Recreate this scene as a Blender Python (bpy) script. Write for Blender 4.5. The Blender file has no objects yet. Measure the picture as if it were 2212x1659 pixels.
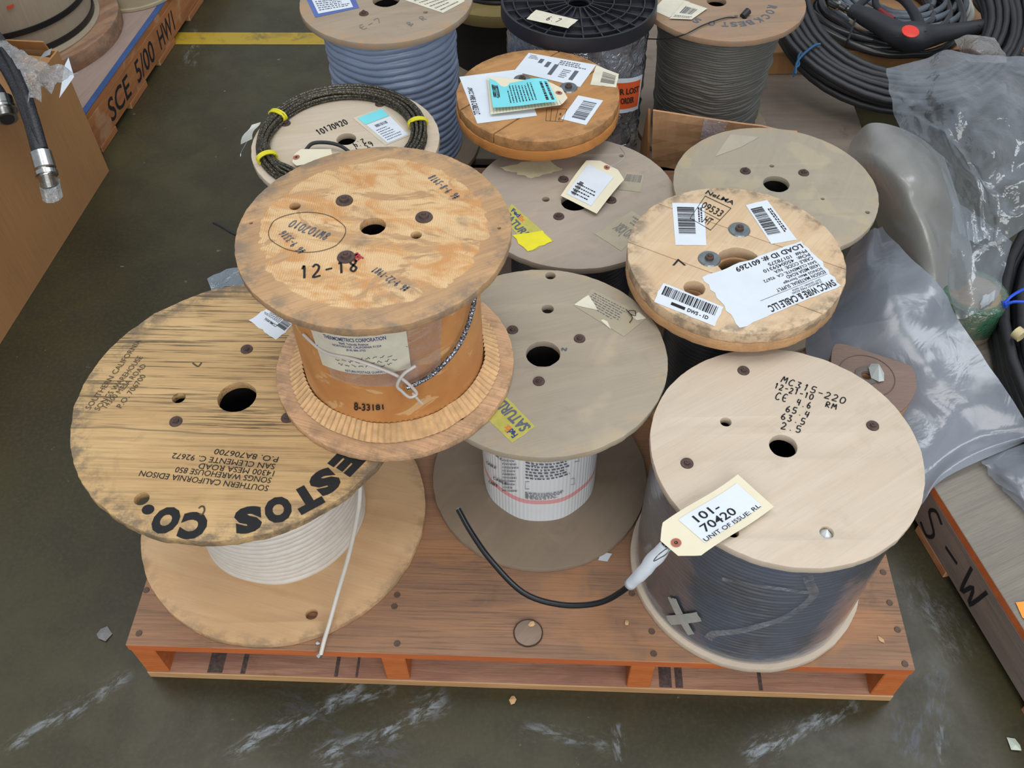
import bpy, bmesh, math, random
import numpy as np
from mathutils import Vector, Matrix, noise
random.seed(7); rng = np.random.RandomState(5)
C = bpy.context.scene.collection
SC = bpy.context.scene
PI = math.pi

# ------------------------------------------------------------------ camera
FPX, PITCH, ROLL, CAMZ = 1985.0, math.radians(50.0), math.radians(-1.0), 1.475
_r = Vector((1, 0, 0)); _f = Vector((0, math.cos(PITCH), -math.sin(PITCH))); _u = Vector((0, math.sin(PITCH), math.cos(PITCH)))
RR = math.cos(ROLL) * _r + math.sin(ROLL) * _u
UU = -math.sin(ROLL) * _r + math.cos(ROLL) * _u
cam_d = bpy.data.cameras.new('camera'); cam = bpy.data.objects.new('camera', cam_d); C.objects.link(cam)
cam_d.sensor_width = 36.0; cam_d.lens = FPX / 2212 * 36.0; cam_d.clip_start = .01
M4 = Matrix((( RR.x, UU.x, -_f.x, 0), (RR.y, UU.y, -_f.y, 0), (RR.z, UU.z, -_f.z, CAMZ), (0, 0, 0, 1)))
cam.matrix_world = M4
SC.camera = cam

# ------------------------------------------------------------------ light
SC.view_settings.view_transform = 'Standard'; SC.view_settings.look = 'None'
SC.view_settings.gamma = 1.0; SC.view_settings.use_curve_mapping = False
SC.view_settings.exposure = -0.04
w = bpy.data.worlds.new('hall_light'); SC.world = w; w.use_nodes = True
bg = w.node_tree.nodes['Background']; bg.inputs[0].default_value = (.84, .92, 1.0, 1); bg.inputs[1].default_value = .50
def area(name, loc, sx, sy, power, col, target=(0, 1.0, .3)):
    l = bpy.data.lights.new(name, 'AREA'); l.shape = 'RECTANGLE'; l.size = sx; l.size_y = sy; l.energy = power; l.color = col
    o = bpy.data.objects.new(name, l); C.objects.link(o); o.location = loc
    d = Vector(target) - Vector(loc); o.rotation_euler = d.to_track_quat('-Z', 'Y').to_euler(); return o
area('ceiling_or_fill_light', (-1.5, 1.7, 5.2), 1.6, 3.0, 62, (1.0, .98, .95))
area('ceiling_or_fill_light', (2.0, 2.1, 5.0), 1.4, 3.2, 78, (.90, .95, 1.0))
area('ceiling_or_fill_light', (.2, -.6, 5.6), 2.5, 1.2, 50, (1.0, .98, .95))
area('ceiling_or_fill_light', (.8, -3.4, 2.9), 5.0, 2.4, 150, (1.0, .97, .94))  # fill added behind the camera to brighten the reel sides, not a ceiling lamp

# ------------------------------------------------------------------ pixel helpers
def ray(px, py):
    x = (px - 1106) / FPX; y = -(py - 829.5) / FPX
    return _f + x * RR + y * UU
def at(px, py, z):
    d = ray(px, py); t = (z - CAMZ) / d.z; return Vector((d.x * t, d.y * t, z))
def at_y(px, py, y):
    d = ray(px, py); t = y / d.y; return Vector((d.x * t, y, CAMZ + d.z * t))
def at_x(px, py, x):
    d = ray(px, py); t = x / d.x; return Vector((x, d.y * t, CAMZ + d.z * t))
def at_cyl(px, py, c, r):
    d = ray(px, py); a = d.x**2 + d.y**2; b = -2 * (d.x * c[0] + d.y * c[1]); k = c[0]**2 + c[1]**2 - r * r
    D = max(b * b - 4 * a * k, 0); t = (-b - math.sqrt(D)) / (2 * a)
    x, y = d.x * t, d.y * t
    return math.atan2(y - c[1], x - c[0]), CAMZ + d.z * t
def circ3(z, a, b, c):
    A, B, D = [at(p[0], p[1], z) for p in (a, b, c)]
    m = np.array([[B.x - A.x, B.y - A.y], [D.x - A.x, D.y - A.y]]) * 2
    r = np.array([B.x**2 + B.y**2 - A.x**2 - A.y**2, D.x**2 + D.y**2 - A.x**2 - A.y**2])
    q = np.linalg.solve(m, r); return Vector((q[0], q[1], z)), math.hypot(A.x - q[0], A.y - q[1])

# ------------------------------------------------------------------ materials
def s2l(c):
    c = np.array(c, float) / 255.0
    c = np.where(c <= .04045, c / 12.92, ((c + .055) / 1.055) ** 2.4)
    return (float(c[0]), float(c[1]), float(c[2]), 1.0)
class N:
    def __init__(s, name):
        s.m = bpy.data.materials.new(name); s.m.use_nodes = True; s.t = s.m.node_tree; s.t.nodes.clear()
        s.out = s.t.nodes.new('ShaderNodeOutputMaterial')
    def n(s, typ, **kw):
        o = s.t.nodes.new('ShaderNode' + typ)
        for k, v in kw.items():
            if isinstance(k, str) and hasattr(o, k): setattr(o, k, v)
        return o
    def put(s, sock, v):
        if v is None: return
        if isinstance(v, bpy.types.NodeSocket): s.t.links.new(v, sock)
        else:
            if isinstance(v, (tuple, list)) and len(v) == 3 and sock.type == 'RGBA': v = (*v, 1)
            sock.default_value = v
    def math(s, op, a, b=None, c=None, clamp=False):
        o = s.n('Math', operation=op, use_clamp=clamp); s.put(o.inputs[0], a); s.put(o.inputs[1], b)
        if c is not None: s.put(o.inputs[2], c)
        return o.outputs[0]
    def vmath(s, op, a, b=None):
        o = s.n('VectorMath', operation=op); s.put(o.inputs[0], a); s.put(o.inputs[1], b)
        return o.outputs['Value'] if op in ('LENGTH', 'DOT_PRODUCT') else o.outputs[0]
    def obj(s): return s.n('TexCoord').outputs['Object']
    def mapping(s, v, loc=(0, 0, 0), rot=0.0, scale=(1, 1, 1)):
        a = s.n('Mapping'); s.put(a.inputs[0], v); a.inputs[1].default_value = loc; a.inputs[2].default_value = (0, 0, rot)
        b = s.n('Mapping'); s.put(b.inputs[0], a.outputs[0]); b.inputs[3].default_value = scale
        return b.outputs[0]
    def noise(s, v, scale=5., detail=4., rough=.55, dist=0.):
        o = s.n('TexNoise'); s.put(o.inputs['Vector'], v); o.inputs['Scale'].default_value = scale
        o.inputs['Detail'].default_value = detail; o.inputs['Roughness'].default_value = rough; o.inputs['Distortion'].default_value = dist
        return o.outputs['Fac']
    def mr(s, v, a, b, c=0., d=1., smooth=True):
        o = s.n('MapRange'); o.interpolation_type = 'SMOOTHSTEP' if smooth else 'LINEAR'
        s.put(o.inputs[0], v)
        for i, x in enumerate((a, b, c, d)): s.put(o.inputs[i + 1], x)
        return o.outputs[0]
    def mix(s, f, a, b, blend='MIX'):
        o = s.n('Mix', data_type='RGBA', blend_type=blend); s.put(o.inputs[0], f); s.put(o.inputs[6], a); s.put(o.inputs[7], b)
        return o.outputs[2]
    def bump(s, h, strength=.3, dist=.002):
        o = s.n('Bump'); s.put(o.inputs['Height'], h); o.inputs['Strength'].default_value = strength; o.inputs['Distance'].default_value = dist
        return o.outputs[0]
    def bsdf(s, col, rough=.6, normal=None, metal=0., **kw):
        o = s.n('BsdfPrincipled'); s.put(o.inputs['Base Color'], col); s.put(o.inputs['Roughness'], rough)
        s.put(o.inputs['Metallic'], metal)
        if normal is not None: s.put(o.inputs['Normal'], normal)
        for k, v in kw.items(): s.put(o.inputs[k.replace('_', ' ')], v)
        return o.outputs[0]
    def end(s, sh): s.t.links.new(sh, s.out.inputs[0]); return s.m

def wood(name, c1, c2, ang=0., sc=1., fiber=.25, crack=0., crackcol=(60, 50, 35), dust=0., dustcol=(165, 155, 140),
         blot=0., blotcol=(220, 200, 170), blotsc=9., rim=None, rough=.68, bump=.25, scrape=None, seam=None, stain=0., staincol=(70, 66, 60)):
    k = N(name); o = k.obj()
    v = k.mapping(o, rot=-ang, scale=(1.3 * sc, 11 * sc, 11 * sc))
    g = k.noise(v, 2.2, 5, .6, .9)
    col = k.mix(k.mr(g, .32, .68), s2l(c1), s2l(c2))
    vf = k.mapping(o, rot=-ang, scale=(14 * sc, 420 * sc, 420 * sc))
    fb = k.noise(vf, 1., 3, .6)
    col = k.mix(k.mr(fb, .35, .75, 0, fiber), col, tuple(x * .35 for x in s2l(c1)[:3]))
    h = fb
    if crack:
        vc = k.mapping(o, rot=-ang, loc=(.3, .1, 0), scale=(7 * sc, 270 * sc, 270 * sc))
        cr = k.noise(vc, 1., 4, .65, .3)
        big = k.noise(o, 6, 3, .5)
        m = k.math('MULTIPLY', k.mr(cr, .5, .62), k.mr(big, .3, .6, .25 * crack, crack))
        if seam is not None:
            sy = k.n('SeparateXYZ'); k.put(sy.inputs[0], k.mapping(o, rot=-ang)); yy = k.math('ADD', sy.outputs[1], k.math('MULTIPLY', k.math('SUBTRACT', k.noise(o, 4, 2, .5), .5), .03))
            m = k.math('MULTIPLY', m, k.mr(yy, seam - .004, seam + .004, .35, 1))
            m = k.math('MAXIMUM', m, k.mr(k.math('ABSOLUTE', k.math('SUBTRACT', yy, seam)), .0008, .0022, .6, 0))
        col = k.mix(m, col, s2l(crackcol)); h = k.math('SUBTRACT', h, m)
    if scrape:
        R, lc, oc = scrape
        r = k.vmath('LENGTH', k.mapping(o, scale=(1, 1, 0)))
        vs = k.mapping(o, rot=-ang + .6, loc=(.05, .21, 0), scale=(1, 1.7, 1))
        pn = k.noise(vs, 8, 6, .58, 1.6)
        pn = k.math('SUBTRACT', pn, k.mr(r, R * .78, R * .9, 0, .4))
        m = k.mr(pn, .40, .455)
        wv = k.n('TexWave', wave_type='BANDS', bands_direction='X'); k.put(wv.inputs['Vector'], k.mapping(o, rot=-ang + .5)); wv.inputs['Scale'].default_value = 110
        wv.inputs['Distortion'].default_value = 5; wv.inputs['Detail'].default_value = 2
        sc1 = k.mix(k.mr(k.noise(k.mapping(o, rot=-ang + .8, scale=(1, 2.2, 1)), 15, 5, .65, .8), .40, .66), s2l(lc), s2l(oc))
        sc1 = k.mix(k.math('MULTIPLY', wv.outputs['Fac'], .22), sc1, s2l((170, 112, 55)))
        col = k.mix(k.math('MULTIPLY', m, .9), col, sc1)
        h = k.math('ADD', h, k.math('MULTIPLY', k.math('MULTIPLY', wv.outputs['Fac'], m), 1.2))
    if dust:
        d = k.noise(o, 5, 5, .6, .5)
        col = k.mix(k.mr(d, .25, .7, dust * .55, dust), col, s2l(dustcol))
    if blot:
        b = k.noise(k.mapping(o, loc=(.7, .2, 0)), blotsc, 3, .5, .6)
        col = k.mix(k.mr(b, .56, .64, 0, blot), col, s2l(blotcol))
    if stain:
        b = k.noise(k.mapping(o, loc=(.17, .92, 0)), 16, 5, .65, .4)
        col = k.mix(k.mr(b, .56, .75, 0, stain), col, s2l(staincol))
    if rim:
        R, am, rc = rim
        r = k.vmath('LENGTH', k.mapping(o, scale=(1, 1, 0)))
        b = k.noise(o, 28, 5, .7)
        m = k.math('MULTIPLY', k.mr(r, R * .82, R * .97), k.mr(b, .42, .62, 0, am))
        col = k.mix(m, col, s2l(rc))
    return k.end(k.bsdf(col, rough, k.bump(h, bump, .0012), Specular_IOR_Level=.3))

def plain(name, c, rough=.5, metal=0., bumpsc=0, bump=.2, vary=.12, vsc=20, **kw):
    k = N(name); o = k.obj()
    c = s2l(c); col = k.mix(k.mr(k.noise(o, vsc, 4, .6), .3, .7), c, tuple(x * (1 - vary) for x in c[:3]))
    nm = k.bump(k.noise(o, bumpsc, 3, .5), bump, .001) if bumpsc else None
    return k.end(k.bsdf(col, rough, nm, metal, **kw))
def film(name, tint, haze, hazevar=.25, rough=.16, sc=7, glossc=(1, 1, 1), bump=.5, gloss=1.3):
    k = N(name); o = k.obj()
    v = k.mapping(o, scale=(1, 1, 1))
    nz = k.noise(v, sc, 5, .6, 1.2)
    h = k.noise(v, sc * 2.6, 3, .55, 2.0)
    nm = k.bump(h, bump, .012)
    d = k.n('BsdfDiffuse'); k.put(d.inputs[0], s2l(tint)); k.put(d.inputs['Normal'], nm)
    tl = k.n('BsdfTranslucent'); k.put(tl.inputs[0], s2l(tint))
    ms = k.n('MixShader'); ms.inputs[0].default_value = .35; k.put(ms.inputs[1], d.outputs[0]); k.put(ms.inputs[2], tl.outputs[0])
    tr = k.n('BsdfTransparent'); k.put(tr.inputs[0], (.93, .95, .96, 1))
    m2 = k.n('MixShader'); k.put(m2.inputs[0], k.mr(nz, .3, .7, haze - hazevar, haze + hazevar)); k.put(m2.inputs[1], tr.outputs[0]); k.put(m2.inputs[2], ms.outputs[0])
    gl = k.n('BsdfGlossy'); k.put(gl.inputs[0], (*glossc, 1)); gl.inputs['Roughness'].default_value = rough; k.put(gl.inputs['Normal'], nm)
    fr = k.n('LayerWeight'); k.put(fr.inputs['Normal'], nm)
    frv = k.math('ADD', .05, k.math('MULTIPLY', k.math('POWER', fr.outputs['Facing'], 3.0), .55))
    m3 = k.n('MixShader'); k.put(m3.inputs[0], k.math('MULTIPLY', frv, gloss, clamp=True)); k.put(m3.inputs[1], m2.outputs[0]); k.put(m3.inputs[2], gl.outputs[0])
    return k.end(m3.outputs[0])

MT = {}
MT['ink'] = plain('black_ink', (24, 24, 28), .8, vary=.3, vsc=120)
MT['blue_ink'] = plain('blue_ink', (50, 60, 130), .8)
MT['faint_ink'] = plain('faint_ink', (120, 118, 112), .8)
MT['worn_ink'] = plain('worn_ink', (88, 76, 58), .85, vary=.4, vsc=200)
MT['grey_ink'] = plain('grey_ink', (90, 95, 105), .8)
MT['red_ink'] = plain('red_ink', (170, 50, 60), .8)
MT['orange_ink'] = plain('orange_ink', (225, 120, 60), .8)
MT['paper'] = plain('white_paper', (212, 220, 229), .55, vary=.05)
MT['old_paper'] = plain('aged_paper', (214, 209, 190), .7, vary=.12, vsc=40)
MT['manila'] = plain('manila_card', (222, 214, 188), .7, vary=.05)
MT['cyan_paper'] = plain('cyan_paper', (120, 212, 222), .6, vary=.05)
MT['kraft_ring'] = plain('reinforcing_ring', (165, 95, 75), .7)
MT['steel'] = plain('bright_steel', (200, 200, 198), .22, 1., vary=.2, vsc=60)
MT['dull_steel'] = plain('galvanised_steel', (150, 158, 162), .42, .9, vary=.25, vsc=70)
MT['rust'] = plain('rusty_bolt', (98, 80, 74), .6, .45, bumpsc=300, bump=.3, vary=.35, vsc=90)
MT['rubber'] = plain('black_rubber', (38, 39, 42), .48, bumpsc=260, bump=.2, vary=.3)
MT['rubber_gloss'] = plain('black_jacket', (26, 27, 30), .3, vary=.2)
MT['blue_tie'] = plain('blue_cord', (38, 88, 130), .5)
MT['bright_blue'] = plain('bright_blue_cord', (35, 85, 215), .5)
MT['yellow'] = plain('yellow_tape', (222, 214, 40), .45, vary=.1)
MT['white_plastic'] = plain('white_plastic', (222, 224, 226), .35)
MT['dark'] = plain('dark_core', (30, 27, 24), .9)
def cardboard(name, c, sc=30):
    k = N(name); o = k.obj()
    v = k.mapping(o, scale=(40, 400, 8)); c = s2l(c)
    col = k.mix(k.mr(k.noise(v, 1, 3, .6), .3, .7), c, tuple(x * .86 for x in c[:3]))
    col = k.mix(k.mr(k.noise(o, 5, 4, .6), .45, .75, 0, .35), col, tuple(x * .7 for x in c[:3]))
    return k.end(k.bsdf(col, .8, k.bump(k.noise(o, 60, 3, .6), .1, .001), Specular_IOR_Level=.2))
MT['card'] = cardboard('brown_cardboard', (176, 132, 88))
MT['card2'] = cardboard('tan_cardboard', (188, 146, 108))
MT['kraft'] = cardboard('kraft_board', (166, 152, 132))
MT['fleece'] = cardboard('dull_brown_board', (138, 118, 108))

# ------------------------------------------------------------------ object helpers
WO = {}
def thing(name, label, cat, origin, group=None, rotz=0.):
    o = bpy.data.objects.new(name, None); C.objects.link(o); o.location = origin; o.rotation_euler = (0, 0, rotz); o.empty_display_size = .05
    o['label'] = label; o['category'] = cat
    if group: o['group'] = group
    WO[o.name] = Vector(origin); return o
def wo(o): return WO[o.name]
def link(name, me, mat, parent=None, origin=(0, 0, 0), label=None):
    if mat is not None and not me.materials: me.materials.append(mat)
    o = bpy.data.objects.new(name, me); C.objects.link(o)
    origin = Vector(origin)
    if parent is not None: o.parent = parent; o.location = origin - wo(parent)
    else: o.location = origin
    WO[o.name] = origin
    if label: o['label'] = label
    return o
def tag(o, label, cat, group=None):
    o['label'] = label; o['category'] = cat
    if group: o['group'] = group
    return o
def mesh(name, verts, faces, smooth=False, sharp=None):
    me = bpy.data.meshes.new(name); me.from_pydata([tuple(v) for v in verts], [], [tuple(f) for f in faces]); me.update()
    if smooth or sharp:
        me.polygons.foreach_set('use_smooth', [True] * len(me.polygons))
        if sharp: me.set_sharp_from_angle(angle=math.radians(sharp))
    return me
def mk(name, verts, faces, mat, parent=None, origin=None, smooth=False, sharp=None, label=None):
    """verts in world space; origin = world origin of the object"""
    if origin is None: origin = wo(parent) if parent is not None else Vector(np.mean(np.array([tuple(v) for v in verts]), 0))
    origin = Vector(origin)
    return link(name, mesh(name, [Vector(v) - origin for v in verts], faces, smooth, sharp), mat, parent, origin, label)
def boxmesh(x0, x1, y0, y1, z0, z1, bev=.0015):
    bm = bmesh.new(); bmesh.ops.create_cube(bm, size=1.0)
    for v in bm.verts: v.co = Vector(((x0 + x1) / 2 + v.co.x * (x1 - x0), (y0 + y1) / 2 + v.co.y * (y1 - y0), (z0 + z1) / 2 + v.co.z * (z1 - z0)))
    if bev: bmesh.ops.bevel(bm, geom=bm.edges[:], offset=bev, segments=1, affect='EDGES')
    me = bpy.data.meshes.new('box'); bm.to_mesh(me); bm.free(); return me
def curve_mesh(cu):
    o = bpy.data.objects.new('tmp', cu); C.objects.link(o)
    dg = bpy.context.evaluated_depsgraph_get(); dg.update()
    me = bpy.data.meshes.new_from_object(o.evaluated_get(dg)); bpy.data.objects.remove(o); return me
def plate(outline, holes, t, bevel=.0012):
    """flat plate with holes; outline and holes are lists of (x, y); z from 0 to t"""
    cu = bpy.data.curves.new('plate', 'CURVE'); cu.dimensions = '2D'; cu.fill_mode = 'BOTH'
    cu.extrude = t / 2 - bevel; cu.bevel_depth = bevel; cu.bevel_resolution = 1; cu.offset = -bevel
    for pts in [outline] + holes:
        s = cu.splines.new('POLY'); s.points.add(len(pts) - 1); s.use_cyclic_u = True
        for i, p in enumerate(pts): s.points[i].co = (p[0], p[1], 0, 1)
    me = curve_mesh(cu); bpy.data.curves.remove(cu)
    bm = bmesh.new(); bm.from_mesh(me); bmesh.ops.remove_doubles(bm, verts=bm.verts, dist=1e-6)
    for v in bm.verts: v.co.z += t / 2
    bm.to_mesh(me); bm.free()
    me.polygons.foreach_set('use_smooth', [True] * len(me.polygons)); me.set_sharp_from_angle(angle=math.radians(35))
    me.materials.clear(); return me
def ring(x, y, r, n=28, rough=0., seed=0, ph=0.):
    out = []
    for i in range(n):
        a = 2 * PI * i / n + ph; q = r
        if rough: q += rough * (noise.noise(Vector((math.cos(a) * 9, math.sin(a) * 9, seed))) + .6 * noise.noise(Vector((math.cos(a) * 30, math.sin(a) * 30, seed))))
        out.append((x + q * math.cos(a), y + q * math.sin(a)))
    return out
def tubemesh(pts, r, seg=10, closed=False, cap=True, sub=6, spline=True):
    P = [Vector(p) for p in pts]; n = len(P)
    rad = list(r) if hasattr(r, '__len__') else [r] * n
    if spline and n > 2:
        Q, S = [], []
        for i in range(n if closed else n - 1):
            p0 = P[(i - 1) % n] if (closed or i > 0) else 2 * P[0] - P[1]
            p1 = P[i]; p2 = P[(i + 1) % n]
            p3 = P[(i + 2) % n] if (closed or i + 2 < n) else 2 * P[-1] - P[-2]
            for j in range(sub):
                t = j / sub
                Q.append(.5 * ((2 * p1) + (p2 - p0) * t + (2 * p0 - 5 * p1 + 4 * p2 - p3) * t * t + (3 * p1 - p0 - 3 * p2 + p3) * t**3))
                S.append(rad[i] * (1 - t) + rad[(i + 1) % n] * t)
        if not closed: Q.append(P[-1]); S.append(rad[-1])
        P, rad, n = Q, S, len(Q)
    T = [((P[(i + 1) % n] - P[i - 1]) if (closed or 0 < i < n - 1) else (P[1] - P[0] if i == 0 else P[-1] - P[-2])).normalized() for i in range(n)]
    up = Vector((0, 0, 1)) if abs(T[0].z) < .9 else Vector((1, 0, 0))
    nrm = (up - T[0] * up.dot(T[0])).normalized(); V, F = [], []
    for i in range(n):
        nrm = (nrm - T[i] * nrm.dot(T[i])).normalized(); b = T[i].cross(nrm)
        for j in range(seg):
            a = 2 * PI * j / seg; V.append(P[i] + rad[i] * (math.cos(a) * nrm + math.sin(a) * b))
    for i in range(n if closed else n - 1):
        for j in range(seg):
            a = i * seg + j; b2 = i * seg + (j + 1) % seg; c = ((i + 1) % n) * seg
            F.append((a, b2, c + (j + 1) % seg, c + j))
    if cap and not closed: F.append(tuple(range(seg))[::-1]); F.append(tuple((n - 1) * seg + j for j in range(seg)))
    return V, F
def tube(name, pts, r, mat, parent=None, seg=10, closed=False, sub=6, spline=True, label=None, origin=None):
    V, F = tubemesh(pts, r, seg, closed, True, sub, spline)
    if parent is None and origin is None: origin = Vector(pts[0])
    return mk(name, V, F, mat, parent, origin, smooth=True, sharp=50, label=label)
def lathe(name, prof, c, mat, parent, n=72, wob=None, label=None, sharp=40, closedprof=False):
    V, F = [], []
    m = len(prof)
    for i in range(n):
        a = 2 * PI * i / n
        for (r, z) in prof:
            q = r + (wob(a, z) if wob else 0)
            V.append((c[0] + q * math.cos(a), c[1] + q * math.sin(a), z))
    for i in range(n):
        for j in range(m if closedprof else m - 1):
            j2 = (j + 1) % m; a = i * m; b = ((i + 1) % n) * m
            F.append((a + j, b + j, b + j2, a + j2))
    return mk(name, V, F, mat, parent, (c[0], c[1], prof[0][1]), smooth=True, sharp=sharp, label=label)
def wound(name, c, r0, z0, z1, pitch, mat, parent, amp=None, wander=.25, bulge=0., nth=144, per=7, wz=9., seed=0., label=None, taper=0.):
    amp = pitch * .55 if amp is None else amp
    nz = int((z1 - z0) / pitch * per) + 1
    V, F = [], []
    for j in range(nz + 1):
        z = z0 + (z1 - z0) * j / nz; s = j / nz
        for i in range(nth):
            a = 2 * PI * i / nth
            ph = (z - z0) / pitch - i / nth + wander * noise.noise(Vector((math.cos(a) * 1.5, math.sin(a) * 1.5, z * wz + seed)))
            fr = ph - math.floor(ph); rp = math.sqrt(max(0, 1 - (2 * fr - 1)**2)) - .75
            r = r0 + amp * rp + bulge * math.sin(PI * s) + taper * (s - .5) + pitch * .5 * wander * noise.noise(Vector((math.cos(a) * 2, math.sin(a) * 2, math.floor(ph) * 1.7 + seed)))
            V.append((c[0] + r * math.cos(a), c[1] + r * math.sin(a), z))
    for j in range(nz):
        for i in range(nth):
            a = j * nth; i2 = (i + 1) % nth
            F.append((a + i, a + i2, a + nth + i2, a + nth + i))
    return mk(name, V, F, mat, parent, (c[0], c[1], z0), smooth=True, label=label)
# ---- printing on mapped surfaces
_glyph = {}
def text_mesh(s, bold, shear, sp):
    key = (s, bold, shear, sp)
    if key not in _glyph:
        cu = bpy.data.curves.new('t', 'FONT'); cu.body = s; cu.offset = bold; cu.shear = shear; cu.space_character = sp; cu.resolution_u = 3
        cu.fill_mode = 'FRONT'; me = curve_mesh(cu); bpy.data.curves.remove(cu)
        v = np.array([x.co[:2] for x in me.vertices]) if len(me.vertices) else np.zeros((0, 2)); f = [tuple(p.vertices) for p in me.polygons]
        bpy.data.meshes.remove(me); _glyph[key] = (v, f)
    return _glyph[key]
STK = {'0': [[(.5, 1), (.15, .8), (.1, .3), (.4, 0), (.8, .2), (.85, .7), (.5, 1)]], '1': [[(.3, .75), (.5, 1), (.5, 0)]],
 '2': [[(.1, .8), (.4, 1), (.75, .8), (.6, .45), (.1, 0), (.9, .05)]], '3': [[(.1, .95), (.7, .95), (.4, .55), (.8, .3), (.5, 0), (.1, .1)]],
 '4': [[(.3, 1), (.15, .45), (.85, .5)], [(.75, .95), (.65, 0)]], '5': [[(.85, 1), (.25, 1), (.2, .55), (.7, .55), (.8, .2), (.45, 0), (.1, .1)]],
 '6': [[(.6, 1), (.2, .6), (.15, .2), (.5, 0), (.8, .25), (.5, .5), (.2, .35)]], '7': [[(.1, .95), (.85, 1), (.4, 0)]],
 '8': [[(.5, .5), (.2, .75), (.5, 1), (.8, .75), (.2, .25), (.5, 0), (.8, .25), (.5, .5)]], '9': [[(.8, .7), (.5, .5), (.2, .75), (.5, 1), (.8, .75), (.6, 0)]],
 'M': [[(.05, 0), (.2, 1), (.5, .4), (.8, 1), (.95, 0)]], 'C': [[(.85, .85), (.5, 1), (.15, .6), (.2, .15), (.55, 0), (.9, .15)]],
 'R': [[(.15, 0), (.2, 1), (.75, .9), (.7, .55), (.2, .5), (.85, 0)]], 'E': [[(.85, .95), (.4, 1), (.15, .5), (.4, 0), (.9, .05)], [(.2, .5), (.75, .55)]],
 '-': [[(.15, .45), (.85, .5)]], '.': [[(.4, 0), (.5, .08)]], 'W': [[(.05, 1), (.25, 0), (.5, .6), (.75, 0), (.95, 1)]], 'B': [[(.15, 0), (.15, 1), (.7, .8), (.2, .5), (.8, .25), (.15, 0)]],
 'u': [[(.15, .6), (.2, .05), (.6, .05), (.75, .6), (.8, 0)]], 'w': [[(.05, .6), (.25, 0), (.5, .5), (.7, 0), (.95, .6)]], '#': [[(.3, 0), (.4, 1)], [(.6, 0), (.7, 1)], [(.1, .35), (.9, .35)], [(.1, .7), (.9, .7)]],
 'S': [[(.85, .9), (.4, 1), (.2, .7), (.8, .35), (.6, 0), (.1, .1)]], 'A': [[(.05, 0), (.5, 1), (.95, 0)], [(.25, .4), (.75, .4)]], 'm': [[(.05, 0), (.1, .6), (.5, .1), (.55, .6), (.9, .6), (.95, 0)]],
 'L': [[(.2, 1), (.15, 0), (.85, .05)]], 'X': [[(.1, 1), (.9, 0)], [(.9, 1), (.1, 0)]], '/': [[(.1, 0), (.8, 1)]], '~': [[(.1, .5), (.35, .7), (.6, .4), (.9, .6)]], ' ': [],
 'H': [[(.1, 0), (.1, 1)], [(.85, 0), (.85, 1)], [(.1, .5), (.85, .5)]], 'N': [[(.1, 0), (.1, 1), (.85, 0), (.85, 1)]]}
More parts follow.
